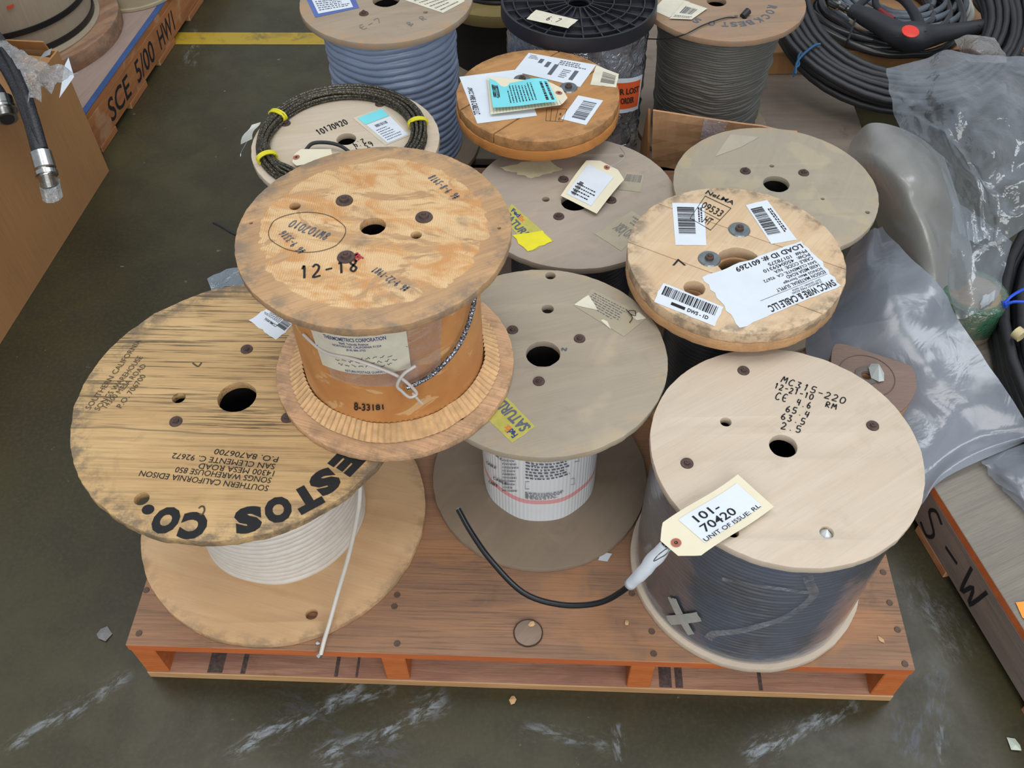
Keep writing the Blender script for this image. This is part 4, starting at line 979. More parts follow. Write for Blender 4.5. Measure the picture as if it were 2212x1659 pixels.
z66 = lambda x, y: (960 + .1853 * x, 100 + .1853 * y)
label_on(tH, zH, [(1160, 250), (1031, 267), (992, 166), (1125, 149)][1:] + [(1160, 250)], 'shipping_label', MT['paper'], None)
label_on(tH, zH + .0004, [z66(270, 480), z66(350, 800), z66(430, 790), z66(330, 490)], 'label_heading', MT['paper'], lambda P: P.text('SWCC WIRE & CABLE LLC', 1.0, .1, 0, .9, .02) if False else P.text('SWCC WIRE & CABLE LLC', 0, 0, 1, .9, .02))
label_on(tH, zH + .0002, [(1110, 154), (1253, 188), (1288, 140), (1142, 114)], 'packing_label', MT['paper'], lambda P: [P.rect(a, b, a + .06, b + w_) for a, b, w_ in ((.22, .62, .2), (.34, .5, .25), (.46, .2, .5), (.78, .18, .42))] and P.greek(.05, .75, .2, .95, 3, 1).greek(.5, .72, .95, .95, 3, 4, .5).greek(.62, .2, .74, .6, 5, 5), 'grey_ink', pn='print')
label_on(tH, zH, [(1275, 183), (1331, 189), (1337, 160), (1288, 141)], 'barcode_label', MT['old_paper'], lambda P: P.bars(.35, .2, .9, .8, 12, True), 'faint_ink', tear=.03, pn='barcode')
label_on(tH, zH, [(1212, 257), (1266, 270), (1303, 217), (1249, 206)], 'barcode_label', MT['paper'], lambda P: P.bars(.32, .15, .85, .85, 12, True), 'grey_ink', pn='barcode')
sm_ = pxmap(zH + .0003, [z66(1180, 870), z66(1380, 880), z66(1430, 730), z66(1190, 730)])
P = Print(sm_); P.frame(0, 0, 1, 1, .02).rect(.25, 0, .27, 1).rect(.55, 0, .57, 1).text('0', .7, .1, .8, .3).text('6', .7, .5, .8, .7); P.done('stamp', MT['ink'], tH)
tgH, f, g = shipping_tag('lined manila card and cyan slip lying on the amber board reel', [(1234, 224, zH + .012), (1060, 247, zH + .006), (1052, 166, zH + .006), (1206, 178, zH + .012)], zH, clipu=.12)
P = Print(f); 
for i in range(22): P.rect(.12 + i * .04, .02, .123 + i * .04, .2)
P.done('ruled_lines', MT['grey_ink'], tgH)
cy = quadmap([at(1204, 221, zH + .018), at(1065, 232, zH + .016), at(1056, 166, zH + .013), at(1182, 180, zH + .022)], lambda u, v: .008 * math.sin(u * 5 + 1) * (v + .2))
o = patch('cyan_slip', cy, MT['cyan_paper'], tgH, 16, 6, label='cyan printed slip')
P = Print(cy); P.text('DO ACCEPT', .1, .25, .02, .95, .01, 0, 1, 1) if False else P.greek(.03, .1, .2, .9, 2, 3, .5, .1, True).greek(.3, .15, .75, .95, 9, 7, .35, .4, True).hand('0288', .86, .35, .97, .8, .006, .012); P.done('print', MT['ink'], o)

# ---- J: pale reel at left rear
cJ = (-.3103, 1.4938); RJ = .1793; zJ = .429
W_birchJ = wood('pale_birch_ply_rear', (206, 192, 172), (196, 180, 156), .2, 1., .12, dust=.1, stain=.18, staincol=(186, 142, 96), rough=.6, bump=.1)
tJ = reel('pale birch reel at the left rear with a steel rope coil lying on it', cJ)
flange(cJ, RJ, zJ - .013, .013, [(748, 300, 21)], W_birchJ, tJ, .0008, 61)
flange(cJ, RJ, DECK, .013, [], W_birchJ, tJ, .0008, 62)
wound('wound_cable', cJ, .166, DECK + .013, zJ - .0135, .0065, M_blk, tJ, seed=39)
shell('stretch_wrap', cJ, .1695, DECK + .014, zJ - .0138, F_wrap, tJ, .0008)
core(tJ, cJ, .05, DECK + .013, zJ - .013, MT['dark'])
bolts([(617, 267), (821, 225)], zJ, tJ, sc=.85)
lines(tJ, zJ, [('10170420', (688, 292), (754, 267), .018)], MT['ink'], 'handwriting', hand=True, wpen=.0012)
lines(tJ, zJ, [('63.4', (800, 305), (765, 322), .016), ('2.4', (785, 300), (758, 311), .016)], MT['ink'], 'handwriting', hand=True, wpen=.001)
m_ = pxmap(zJ + .0006, [(833, 314), (888, 291), (829, 230), (762, 255)])
o = patch('document_pouch', m_, plain('clear_pouch_on_birch', (206, 196, 176), .25), tJ, 4, 4, label='clear pouch holding a printed slip')
o2 = patch('printed_slip', lambda u, v, w_=0.: m_(.12 + .8 * u, .03 + .65 * v, w_ + .0004), MT['paper'], o, 3, 3)
o3 = patch('cyan_slip', lambda u, v, w_=0.: m_(.1 + .8 * u, .7 + .25 * v, w_ + .0005), MT['cyan_paper'], o, 3, 2)
P = Print(m_, .0008); P.greek(.2, .1, .8, .5, 6, 3, .3).bars(.3, .52, .7, .6, 14); P.done('print', MT['grey_ink'], o)
tgJ, f, g = shipping_tag('blank manila tag on the pale rear left reel', [(628, 360, zJ + .008), (720, 345, zJ + .01), (715, 322, zJ + .01), (640, 322, zJ + .012)], zJ)
tube('cord', [at(660, 325, zJ + .004), at(675, 310, zJ + .012), at(705, 308, zJ + .014), (at(735, 315, zJ + .012)), at(760, 332, zJ + .006)], .0035, MT['rubber'], tgJ, 8)
# steel rope coil
cc, rr = circ3(zJ + .01, (556, 300), (735, 192), (918, 272)); rr2 = rr - .012
k = N('greased_wire_rope'); o = k.obj(); ck = k.n('TexVoronoi'); k.put(ck.inputs[0], o); ck.inputs['Scale'].default_value = 300
M_rope = k.end(k.bsdf(k.mix(k.mr(ck.outputs[0], .2, .6), s2l((112, 108, 92)), s2l((58, 54, 46))), .38, k.bump(ck.outputs[0], .6, .001), .55))
tR = hose_coil('coil of greased steel wire rope with yellow ties on the pale rear reel', Vector((cc.x, cc.y, zJ)), rr2, EX, EY, UP, .0036, 12, .024, M_rope, 3, 4, 'wire_rope_coil', 'wire rope', .45)
def band(t, cen, R, ang, rad, mat, name='tie', wdt=.006, n=3, ellip=(1.5, 1)):
    d = Vector((math.cos(ang), math.sin(ang), 0)); tg = Vector((-d.y, d.x, 0)); p0 = Vector((cen.x, cen.y, 0)) + d * R
    for k_ in range(n):
        pp = []
        for i in range(20):
            a = 2 * PI * i / 20; q = p0 + d * (rad * ellip[0] * math.cos(a)) + tg * (wdt * (k_ - (n - 1) / 2)); q.z = cen.z + rad * ellip[1] * math.sin(a); pp.append(q)
        tube(name, pp, .0026, mat, t, 6, closed=True, sub=1)
zc = Vector((cc.x, cc.y, zJ + .011))
for px, py in ((598, 250), (903, 267), (575, 342)):
    q = at(px, py, zJ + .01); band(tR, zc, rr2, math.atan2(q.y - cc.y, q.x - cc.x), .012, MT['yellow'], n=2, ellip=(1.5, .9))
tJc = thing('clear_tag', 'grey plastic tag hanging from the wire rope coil at its left', 'tag', at(545, 280, zJ))
patch('card', quadmap([at(520, 312, zJ - .02), at(545, 300, zJ), at(560, 262, zJ + .01), at(540, 268, zJ + .01)], lambda u, v: .004 * math.sin(v * 5)), plain('grey_plastic_tag', (186, 188, 180), .25), tJc, 5, 6)
tube('wire', [at(548, 285, zJ + .004), at(535, 305, zJ - .01), at(522, 328, zJ - .03), at(520, 338, zJ - .035)], .001, MT['steel'], tJc, 6)

# ---- K: blue-grey cable reel
cK = (-.2542, 1.8987); RK = .1845; zK = .503
W_K = wood('grey_tan_ply', (164, 146, 124), (148, 132, 112), .4, 1, .15, dust=.4, dustcol=(156, 144, 130), stain=.15, rim=(RK, .4, (186, 136, 84)), rough=.75, bump=.1)
tK = reel('tan plywood reel of thick blue-grey cable at the rear', cK)
flange(cK, RK, zK - .014, .014, [(834, 0, 29), (919, 26, 5)], W_K, tK, .001, 71)
flange(cK, RK, DECK, .014, [], W_dust2, tK, .001, 72)
wound('wound_cable', cK, .142, DECK + .014, zK - .0145, .0165, plain('blue_grey_jacket', (142, 160, 190), .32, vary=.12, vsc=10), tK, wander=.55, seed=49, wz=7, label='thick blue-grey cable')
core(tK, cK, .05, DECK + .014, zK - .014, MT['dark'])
bolts([(786, 30)], zK, tK, sc=.85)
m_, o = label_on(tK, zK, [(681, 38), (776, 17), (765, -8), (662, -2)], 'document_pouch', plain('blue_pouch', (84, 104, 168), .3), None, lab='blue-edged document pouch')
o2 = patch('printed_slip', lambda u, v, w_=0.: m_(.1 + .78 * u, .15 + .8 * v, w_ + .0004), MT['paper'], o, 3, 3)
P = Print(m_, .0008); P.greek(.15, .3, .85, .9, 5, 3, .4); P.done('print', MT['grey_ink'], o)
label_on(tK, zK, [(957, 28), (1005, 2), (960, -25), (868, -2)], 'packing_slip', MT['old_paper'], lambda P: P.greek(.1, .1, .9, .9, 6, 8, .3), 'faint_ink', lab='yellowed paper slip')
lines(tK, zK, [('B R', (886, 58), (925, 40), .016), ('E-7', (780, 66), (830, 46), .018)], MT['faint_ink'], 'pencil_mark', hand=True, wpen=.001)

# ---- L: black plastic reel
cL = (.1569, 1.884); RL = .1653; zL = .503
M_bp = plain('black_moulded_plastic', (36, 37, 44), .42, vary=.2)
tL = reel('black moulded plastic reel wrapped in clear film at the rear', cL)
link('flange', plate(ring(0, 0, RL, 120), [ring(0, 0, .022, 26), ring(-.045, .02, .014, 20), ring(.05, -.01, .01, 16)], .006, .001), M_bp, tL, (cL[0], cL[1], zL - .018))
lathe('rim', [(RL - .004, zL - .012), (RL - .004, zL), (RL + .001, zL), (RL + .002, zL - .03), (RL - .002, zL - .03)], cL, M_bp, tL, 96, closedprof=True)
for i in range(24):
    a = 2 * PI * i / 24
    if i == 0:
        rme = boxmesh(.028, RL - .004, -.0014, .0014, 0, .008, 0); rme.materials.append(M_bp)
    o = link('rib', rme, None, tL, (cL[0], cL[1], zL - .012)); o.rotation_euler = (0, 0, a)
for r_ in (.03, .075, .11, .14): lathe('ring_rib', [(r_ - .0013, zL - .012), (r_ - .0013, zL - .004), (r_ + .0013, zL - .004), (r_ + .0013, zL - .012)], cL, M_bp, tL, 72)
link('flange', plate(ring(0, 0, .155, 80), [], .01), M_bp, tL, (cL[0], cL[1], DECK))
wound('wound_cable', cL, .142, DECK + .01, zL - .019, .011, plain('dark_jacket_under_film', (70, 78, 92), .4), tL, seed=59, nth=96)
F_shiny = film('shiny_wrap', (185, 195, 212), .34, .3, .10, 9, bump=.9, gloss=3.2)
shell('stretch_wrap', cL, .1485, DECK + .011, zL - .02, F_shiny, tL, .008, 30, 120, 4, 9, label='crinkled clear film')
label_on(tL, zL, [(1137, 41), (1227, 61), (1249, 43), (1158, 21)], 'label', MT['old_paper'], lambda P: P.hand('6.7', .38, .3, .7, .7, .008, .03), tear=.02, lab='aged paper label')
lo_, lf = cylpatch('warning_label', cL, .156, [(1335, 245), (1378, 235), (1388, 160), (1330, 170)], MT['paper'], tL, 8, 6, tear=.02, label='orange warning label with a white border')
on_ = patch('orange_field', lambda u, v, w_=0.: lf(.02 + .88 * u, .12 + .76 * v, w_ + .0006), plain('warning_orange', (222, 92, 40), .5), lo_, 6, 5)
P = Print(lf, .0014); P.text('FOR LOST', -.2, .55, .82, .72, .03).text('ORDER', .1, .28, .62, .45, .03); P.done('lettering', MT['ink'], lo_)

# ---- M: dark fine cable reel
cM = (.4813, 1.949); RM = .1786; zM = .4625
W_M = wood('brown_grey_ply', (160, 132, 106), (142, 116, 94), .1, 1, .2, dust=.35, dustcol=(150, 134, 118), stain=.15, rim=(RM, .35, (176, 130, 86)), rough=.75, bump=.1)
tM = reel('brown plywood reel of fine dark cable with a curved stencilled name at the rear', cM)
flange(cM, RM, zM - .013, .013, [(1548, 3, 21), (1608, 38, 5), (1590, 34, 4)], W_M, tM, .001, 81)
flange(cM, .16, DECK, .013, [], W_dust2, tM, .001, 82)
wound('wound_cable', cM, .132, DECK + .013, zM - .0135,   .0062, plain('dark_olive_jacket', (96, 96, 90), .5, vary=.15, vsc=12), tM, wander=1.7, seed=69, wz=5, nth=120, bulge=-.004, taper=.018, label='fine dark grey cable')
core(tM, cM, .05, DECK + .013, zM - .013, MT['dark'])
arc_text(tM, cM, zM, [('R', 1668, 16), ('O', 1664, 26), ('C', 1655, 36), ('K', 1639, 44), ('B', 1620, 49), ('E', 1603, 52), ('S', 1585, 53), ('T', 1566, 53), ('O', 1537, 51), ('S', 1505, 45)], .019, MT['grey_ink'], .015, .03)
tube('cable_end', [at(1400, 84, zM - .05), at(1440, 84, zM - .03), at(1480, 74, zM + .002), at(1520, 54, zM + .004), at(1570, 38, zM + .004), at(1602, 40, zM - .003)], .0014, MT['rubber'], tM, 6)
tube('cable_plug', [at(1604, 36, zM + .003), at(1616, 24, zM + .008)], [.007, .008], MT['rubber'], tM, 10, spline=False)
label_on(tM, zM + .003, [(1446, 40), (1494, 42), (1528, 18), (1480, 2)], 'paper_slip', MT['old_paper'], lambda P: P.bars(.2, .35, .75, .75, 10).greek(.1, .1, .9, .25, 2, 3), 'grey_ink', lab='curled yellowed slip')
label_on(tM, zM, [(1410, 22), (1446, 38), (1490, 4), (1440, -10)], 'packing_slip', MT['old_paper'], None)

# ---- N: dark stacked reels behind
cN = (-.02, 2.30)
tN = reel('olive-tan reel of dark cable in the gloom between the blue and black reels', cN, name='cable_reel')
link('flange', plate(ring(0, 0, .165, 120, .001, 3), [], .03), wood('olive_ply', (138, 122, 76), (120, 106, 66), .2, 1, .2), tN, (cN[0], cN[1], .30))
link('flange', plate(ring(0, 0, .165, 120, .001, 3), [], .02), W_dust2, tN, (cN[0], cN[1], DECK))
lathe('drum', [(.13, .145), (.13, .30)], cN, MT['dark'], tN)
wound('wound_cable', cN, .11, .33, .55, .012, MT['rubber'], tN, seed=77, nth=72)

# ================================================================== LEFT SIDE
def sheet(name, label, outline, inner, mat, amp=.006, sc=9., step=.018, ridge=1., parent=None, cat='plastic sheet', seed=0., part_label=None):
    """draped sheet: outline and inner are (px, py, z); filled by a Delaunay net, crumpled by ridged noise"""
    from mathutils.geometry import delaunay_2d_cdt
    O = [at(*p) for p in outline]
    Q = []
    n = len(O)
    for i in range(n):
        L = (O[(i + 1) % n] - O[i]).length; m = max(1, int(L / step))
        for j in range(m): Q.append(O[i].lerp(O[(i + 1) % n], j / m))
    ctrl = O + [at(*p) for p in inner]
    cx = np.array([(p.x, p.y) for p in ctrl]); cz = np.array([p.z for p in ctrl])
    def zat(x, y):
        d = ((cx - (x, y))**2).sum(1) + 1e-6; w_ = 1 / d**1.5; return float((w_ * cz).sum() / w_.sum())
    lo = (min(p.x for p in Q), min(p.y for p in Q)); hi = (max(p.x for p in Q), max(p.y for p in Q))
    pts = [Vector((p.x, p.y)) for p in Q]; ne = len(pts)
    x = lo[0]; r = random.Random(3)
    poly = pts[:ne]
    def inside(px, py):
        c_ = False
        for i in range(ne):
            a, b = poly[i], poly[i - 1]
            if (a.y > py) != (b.y > py) and px < (b.x - a.x) * (py - a.y) / (b.y - a.y) + a.x: c_ = not c_
        return c_
    while x < hi[0]:
        y = lo[1]
        while y < hi[1]:
            a, b = x + r.uniform(-.3, .3) * step, y + r.uniform(-.3, .3) * step
            if inside(a, b): pts.append(Vector((a, b)))
            y += step
        x += step
    res = delaunay_2d_cdt(pts, [(i, (i + 1) % ne) for i in range(ne)], [], 1, 1e-5)
    V = []
    for v in res[0]:
        q = Vector((v.x * sc, v.y * sc, seed)); w1 = noise.noise(q + Vector((noise.noise(q * .7) * 1.5, 0, 0)))
        w2 = noise.noise(q * 2.3 + Vector((7, 3, 0)))
        z = zat(v.x, v.y) + amp * (1 - 2.4 * abs(w1)) * ridge + amp * .45 * (1 - 2.4 * abs(w2)) + amp * .8 * noise.noise(q * .5)
        V.append(Vector((v.x, v.y, max(z, .003))))
    o = mk(name, V, res[2], mat, parent, smooth=True, label=part_label)
    if parent is None: tag(o, label, cat)
    return o

# cardboard box
by = math.radians(-6.9); bcx = Vector((-1.046, 1.991)); zb = .345; LB, WB = .85, .75
tBox = thing('cardboard_box', 'open brown cardboard box holding black hoses at the left edge', 'box', (bcx.x, bcx.y, 0), rotz=by)
def bpanel(name, x0, x1, y0, y1, z0, z1, mat=None):
    me = boxmesh(x0, x1, y0, y1, z0, z1, .0008); me.materials.append(mat or MT['card']); o = bpy.data.objects.new(name, me); C.objects.link(o); o.parent = tBox; WO[o.name] = Vector((bcx.x, bcx.y, 0)); return o
bpanel('panel', -.005, 0, -LB, 0, 0, zb); bpanel('panel', -WB, -.005, -.005, 0, 0, zb); bpanel('panel', -WB, -WB + .005, -LB, -.005, 0, zb); bpanel('panel', -WB, -.005, -LB, -LB + .005, 0, zb)
f1 = bpanel('flap', -.36, -.006, -LB + .01, -.02, -.0025, .0025); f1.location = (0, 0, zb - .012); f1.rotation_euler = (0, math.radians(4), 0)
f2 = bpanel('flap', -WB + .01, -.02, -.004, .0, 0, .03); f2.location = (0, 0, zb - .002); f2.rotation_euler = (math.radians(18), 0, 0)
f3 = bpanel('flap', -WB + .006, -.365, -LB + .01, -.02, -.0025, .0025); f3.location = (0, 0, zb - .03)
lbq = lambda pts: quadmap([at(*p) for p in pts])
for qd in ([(84, 128, .36), (108, 118, .36), (112, 104, .372), (96, 112, .372)], [(128, 212, .352), (160, 166, .355), (148, 124, .362), (140, 140, .36)]):
    o = patch('label', lbq(qd), MT['paper'], None, 3, 3, origin=at(*qd[0])); o.parent = tBox
    Mi = (Matrix.Translation(tBox.location) @ Matrix.Rotation(by, 4, 'Z')).inverted()
    for v in o.data.vertices: v.co = Mi @ (v.co + WO[o.name])
    o.location = (0, 0, 0)
# hoses with fittings
k = N('braided_rubber_hose'); o = k.obj(); v_ = k.n('TexVoronoi'); k.put(v_.inputs[0], o); v_.inputs['Scale'].default_value = 260
M_hose = k.end(k.bsdf(k.mix(k.mr(v_.outputs[0], .2, .6), s2l((46, 48, 56)), s2l((26, 27, 32))), .5, k.bump(v_.outputs[0], .5, .001)))
def fitting(t, p0, p1, r, nm='fitting'):
    p0, p1 = Vector(p0), Vector(p1); d = p1 - p0
    prof = [(0, 1.12), (.42, 1.15), (.46, .98), (.5, 1.2), (.6, 1.2), (.62, .95)]
    P_ = []; R_ = []
    for s_, q in prof: P_.append(p0 + d * s_); R_.append(q * r)
    s_ = .64
    while s_ < 1.0: P_ += [p0 + d * s_, p0 + d * (s_ + .018)]; R_ += [.9 * r, .98 * r]; s_ += .036
    V, F = tubemesh(P_, R_, 18, False, True, 1, False); return mk(nm, V, F, MT['steel'], t, smooth=True, sharp=30, label='chrome threaded fitting')
tH1 = thing('hydraulic_hose', 'black braided hose with a chrome threaded fitting hanging over the box side', 'hose', at(88, 330, .34))
tube('hose', [at(*p) for p in ((-160, -40, .40), (-60, 50, .41), (0, 122, .415), (38, 185, .405), (66, 255, .385), (84, 318, .355), (90, 335, .345))], .0165, M_hose, tH1, 16)
fitting(tH1, at(88, 330, .347), at(111, 412, .30), .0185)
V = [at(107, 395, .315) + Vector((.021 * math.cos(i * .63) * (1 + .2 * noise.noise(Vector((i, 0, j)))), .021 * math.sin(i * .63), 0)) + (at(114, 425, .292) - at(107, 395, .315)) * j * .5 for j in range(3) for i in range(10)]
V += [at(113, 430, .285)]
F = [(j * 10 + i, j * 10 + (i + 1) % 10, (j + 1) * 10 + (i + 1) % 10, (j + 1) * 10 + i) for j in range(2) for i in range(10)] + [(20 + i, 20 + (i + 1) % 10, 30) for i in range(10)]
mk('plastic_cap', V, F, F_clear, tH1, smooth=False, label='crumpled clear plastic over the fitting end')
tH2 = thing('hydraulic_hose', 'second braided black hose whose chrome fitting faces outward at the left edge', 'hose', at(10, 240, .38))
tube('hose', [at(*p) for p in ((-190, 60, .40), (-80, 130, .405), (-20, 185, .40), (4, 222, .39))], .018, M_hose, tH2, 16)
fitting(tH2, at(2, 215, .393), at(16, 258, .372), .0215)
mk('bore', *tubemesh([at(16, 258, .3725), at(16.3, 258.8, .3722)], .014, 16, False, True, 1, False), MT['dark'], tH2)
tH3 = thing('hydraulic_hose', 'third black hose running beside the hanging one', 'hose', at(60, 240, .40))
tube('hose', [at(*p) for p in ((-120, -60, .42), (-20, 60, .43), (20, 120, .435), (52, 190, .425), (74, 262, .39), (92, 322, .355))], .011, M_hose, tH3, 12)
F_silver = film('metallic_bag', (170, 172, 172), .62, .2, .07, 16, bump=.9)
sheet('plastic_bag', 'crinkled grey see-through bag around the black hoses in the box', [(-60, 40, .42), (0, 88, .445), (45, 112, .45), (90, 138, .445), (130, 148, .435), (176, 158, .42), (140, 178, .42), (112, 205, .415), (92, 226, .412), (62, 228, .418), (66, 205, .435), (50, 165, .455), (20, 120, .455), (-40, 70, .44)],
      [(70, 160, .462), (95, 190, .44), (80, 215, .43)], F_silver, .009, 24, .008, cat='bag')

# kraft-wrapped reel and roll on the left pallet
cP = (-1.385, 2.45)
tP = reel('big kraft-wrapped reel with black strapping on the left rear pallet', cP, DECK)
link('flange', plate(ring(0, 0, .29, 140, .001, 3), [], .045), wood('split_softwood', (170, 136, 108), (140, 104, 82), 1.0, 1, .3, stain=.3, rim=(.29, .5, (96, 90, 84)), rough=.7), tP, (cP[0], cP[1], DECK))
link('cover_board', plate(ring(-.02, -.01, .262, 120), [], .004), MT['kraft'], tP, (cP[0], cP[1], DECK + .0455))
lathe('kraft_wrap', [(.222, DECK + .05), (.225, .55), (.0, .551)], cP, MT['kraft'], tP, 90)
M_strap = plain('black_strap', (28, 26, 28), .4)
for z_ in (DECK + .052, .235): lathe('strap', [(.2235, z_), (.2275, z_), (.2275, z_ + .014), (.2235, z_ + .014)], cP, M_strap, tP, 90, closedprof=True)
_, sf = cylpatch('strap_seal', cP, .2285, [(16, 22), (30, 16), (30, 8), (14, 14)], plain('red_seal', (206, 84, 58), .4), tP, 3, 2)
cQ = (-1.13, 2.72)
tQ = reel('tan drum with a white band behind the kraft reel on the left pallet', cQ, DECK)
lathe('drum', [(.0, DECK + .001), (.146, DECK + .001), (.146, DECK + .008), (.141, DECK + .01), (.141, .42), (0, .42)], cQ, plain('tan_board', (168, 156, 128), .6), tQ, 80)
lathe('label_band', [(.1418, DECK + .045), (.1424, DECK + .046), (.1424, .30), (.1418, .301)], cQ, MT['paper'], tQ, 80)

# ================================================================== RIGHT REAR
tb = thing('cardboard_box', 'flat tan cardboard box under the coiled hoses at the top right', 'box', (.98, 2.5, DECK + .0))
zt = at_y(1900, 112, 2.19).z
for nm, b in (('panel', (-.34, .40, -.31, -.305)), ('panel', (-.34, -.335, -.305, .3)), ('panel', (.395, .40, -.305, .3)), ('panel', (-.335, .395, .295, .3))):
    me = boxmesh(*b, .0, zt - DECK, .001); me.materials.append(MT['card']); o = bpy.data.objects.new(nm, me); C.objects.link(o); o.parent = tb
me = boxmesh(-.342, .402, -.312, .302, zt - DECK, zt - DECK + .005, .001); me.materials.append(MT['card2']); o = bpy.data.objects.new('lid', me); C.objects.link(o); o.parent = tb
ZT = zt + .005
def at_plane(px, py, p0, n):
    d = ray(px, py); o_ = Vector((0, 0, CAMZ)); t = (p0 - o_).dot(n) / d.dot(n); return o_ + d * t
def plane_circle(p0, n, a, b, c):
    n = n.normalized(); e1 = n.cross(Vector((0, 1, 0))).normalized() if abs(n.y) < .9 else Vector((1, 0, 0)); e1 = (Vector((1, 0, 0)) - n * n.x).normalized(); e2 = n.cross(e1)
    A, B, D = [(lambda q: Vector(((q - p0).dot(e1), (q - p0).dot(e2))))(at_plane(p[0], p[1], p0, n)) for p in (a, b, c)]
    m = np.array([[B.x - A.x, B.y - A.y], [D.x - A.x, D.y - A.y]]) * 2
    q = np.linalg.solve(m, np.array([B.length_squared - A.length_squared, D.length_squared - A.length_squared])); R = math.hypot(A.x - q[0], A.y - q[1])
    return p0 + e1 * float(q[0]) + e2 * float(q[1]), R, e1, e2, n
def cord(t, pts, mat, r=.0025, nm='tie'): return tube(nm, pts, r, mat, t, 6)
p0 = Vector((.9, 1.86, .16)); nn = Vector((0, -.30, .954)).normalized()
c1, R1, e1, e2, nn = plane_circle(p0, nn, (1672, 92), (1760, 188), (1925, 250))
c1b = c1
tc = hose_coil('large coil of black hose with a blue cord tie leaning on the tan box', c1, R1 - .052, e1, e2, nn, .0092, 16, .085, MT['rubber'], 3, 3, wob=.5)
band_pts = [(1718, 160), (1722, 135), (1738, 115), (1760, 98), (1772, 95)]
cord(tc, [at_plane(px, py, c1 + nn * .058, nn) for px, py in band_pts], MT['blue_tie'], .003)
cord(tc, [at_plane(px, py, c1 + nn * .05, nn) for px, py in ((1730, 112), (1724, 125), (1726, 140), (1716, 150), (1714, 165))], MT['blue_tie'], .0025)
def flat_circle(z, a, b, c): q, r_ = circ3(z, a, b, c); return q, r_
c2, R2 = flat_circle(ZT + .03, (1748, 42), (1838, 86), (1935, 100))
k = N('glossy_black_hose'); M_gh = k.end(k.bsdf(s2l((44, 44, 46)), .28))
c2 = Vector((c2.x, c2.y, ZT))
t2 = hose_coil('glossy black hose coil lying on top of the tan box', c2, R2 - .03, EX, EY, UP, .0105, 6, .075, M_gh, 2, 5, wob=.8)
zf = ZT + .045
V, F = tubemesh([at(1796, 4, zf), at(1812, 12, zf), at(1816, 13, zf), at(1830, 20, zf), at(1832, 21, zf), at(1848, 30, zf)], [.014, .014, .010, .012, .009, .009], 12, False, True, 1, False)
mk('fitting', V, F, MT['steel'], t2, smooth=True, sharp=40, label='silver crimped fitting')
cord(t2, [at(1858, 22, zf + .03), at(1845, 50, zf + .02), at(1832, 85, ZT + .04), at(1822, 100, ZT + .01), at(1815, 112, ZT - .02)], MT['rubber'], .003, 'cable_tie')
c3_, R3 = flat_circle(ZT + .03, (2010, 60), (2070, 42), (2094, 0)); c3_.z = ZT
M_bg = plain('blue_grey_hose', (112, 122, 134), .4, vary=.3, vsc=12)
hose_coil('coil of grey and blue hose beside the spray gun', c3_, R3 - .05, EX, EY, UP, .009, 8, .08, M_bg, 2, 8, wob=.8)
hose_coil('single loop of white hose around the grey coil at the top right', c3_ + Vector((.012, .0, .0)), R3 - .002, EX, EY, UP, .009, 2, .012, plain('white_hose', (206, 202, 186), .4), 1, 9, wob=.8)
c4, R4 = flat_circle(ZT, (2108, 10), (2150, 45), (2230, 62)); c4.z = ZT - .04
t4 = hose_coil('black hose coil tied with blue cord in the top right corner', c4, R4 - .05, EX, EY, UP, .009, 12, .10, MT['rubber'], 3, 11, wob=.5)
cord(t4, [at(2142, 36, ZT + .03), at(2140, 24, ZT + .035), at(2150, 15, ZT + .04), at(2185, 4, ZT + .04)], MT['blue_tie'], .003)
c5, R5 = flat_circle(.2, (2150, 120), (2170, 135), (2212, 140)); 
hose_coil('dark hose loops behind the clear bag at the right', Vector((at(2235, 85, .22).x, at(2235, 85, .22).y, .17)), .075, EX, EY, UP, .009, 7, .05, MT['rubber'], 2, 14, wob=.6)
# spray gun
zg = ZT + .075
tG2 = thing('spray_gun', 'black pressure washer gun with a red round badge lying on the hoses', 'spray gun', at(1966, 70, zg))
M_gun = plain('gun_plastic', (44, 46, 52), .5, bumpsc=300, bump=.15, vary=.2)
gp = lambda *a: [at(x, y, zg + (q[0] if q else 0)) for x, y, *q in a]
tube('body', gp((1838, 22), (1870, 36), (1905, 55), (1935, 72), (1958, 78), (1985, 80), (2010, 76), (2060, 68), (2120, 58), (2180, 50), (2260, 40)), [.016, .024, .026, .03, .036, .036, .026, .020, .019, .019, .019], M_gun, tG2, 16)
tube('trigger_guard', gp((1846, 22), (1862, 6), (1880, -8), (1910, -14), (1945, -6), (1968, 18), (1982, 44), (1984, 66)), [.012, .010, .010, .011, .012, .012, .014, .016], M_gun, tG2, 12)
tube('trigger', gp((1890, -6), (1892, 10), (1902, 24), (1925, 40), (1950, 54)), [.008, .009, .009, .007, .006], M_gun, tG2, 10)
tube('trigger_lock', gp((1900, 22, .004), (1915, 32, .006), (1930, 42, .005)), .0065, plain('dark_red_plastic', (128, 34, 38), .4), tG2, 10)
pb = at(1966, 69, zg + .036); me = plate(ring(0, 0, .021, 40), [], .003, .0008); link('badge', me, plain('red_badge', (226, 58, 44), .4), tG2, pb, 'round red badge').rotation_euler = (math.radians(12), 0, 0)
for px, py in ((1840, 26), (1940, 80), (1998, 68), (2117, 56)): link('screw', bpy.data.meshes['screw'] if 'screw' in bpy.data.meshes else (lambda m: (setattr(m, 'name', 'screw'), m)[1])(plate(ring(0, 0, .004, 12), [], .002, .0005)), MT['dark'] if 'screw' not in bpy.data.meshes or not bpy.data.meshes['screw'].materials else None, tG2, at(px, py, zg + (.02 if px > 2010 else .026)))

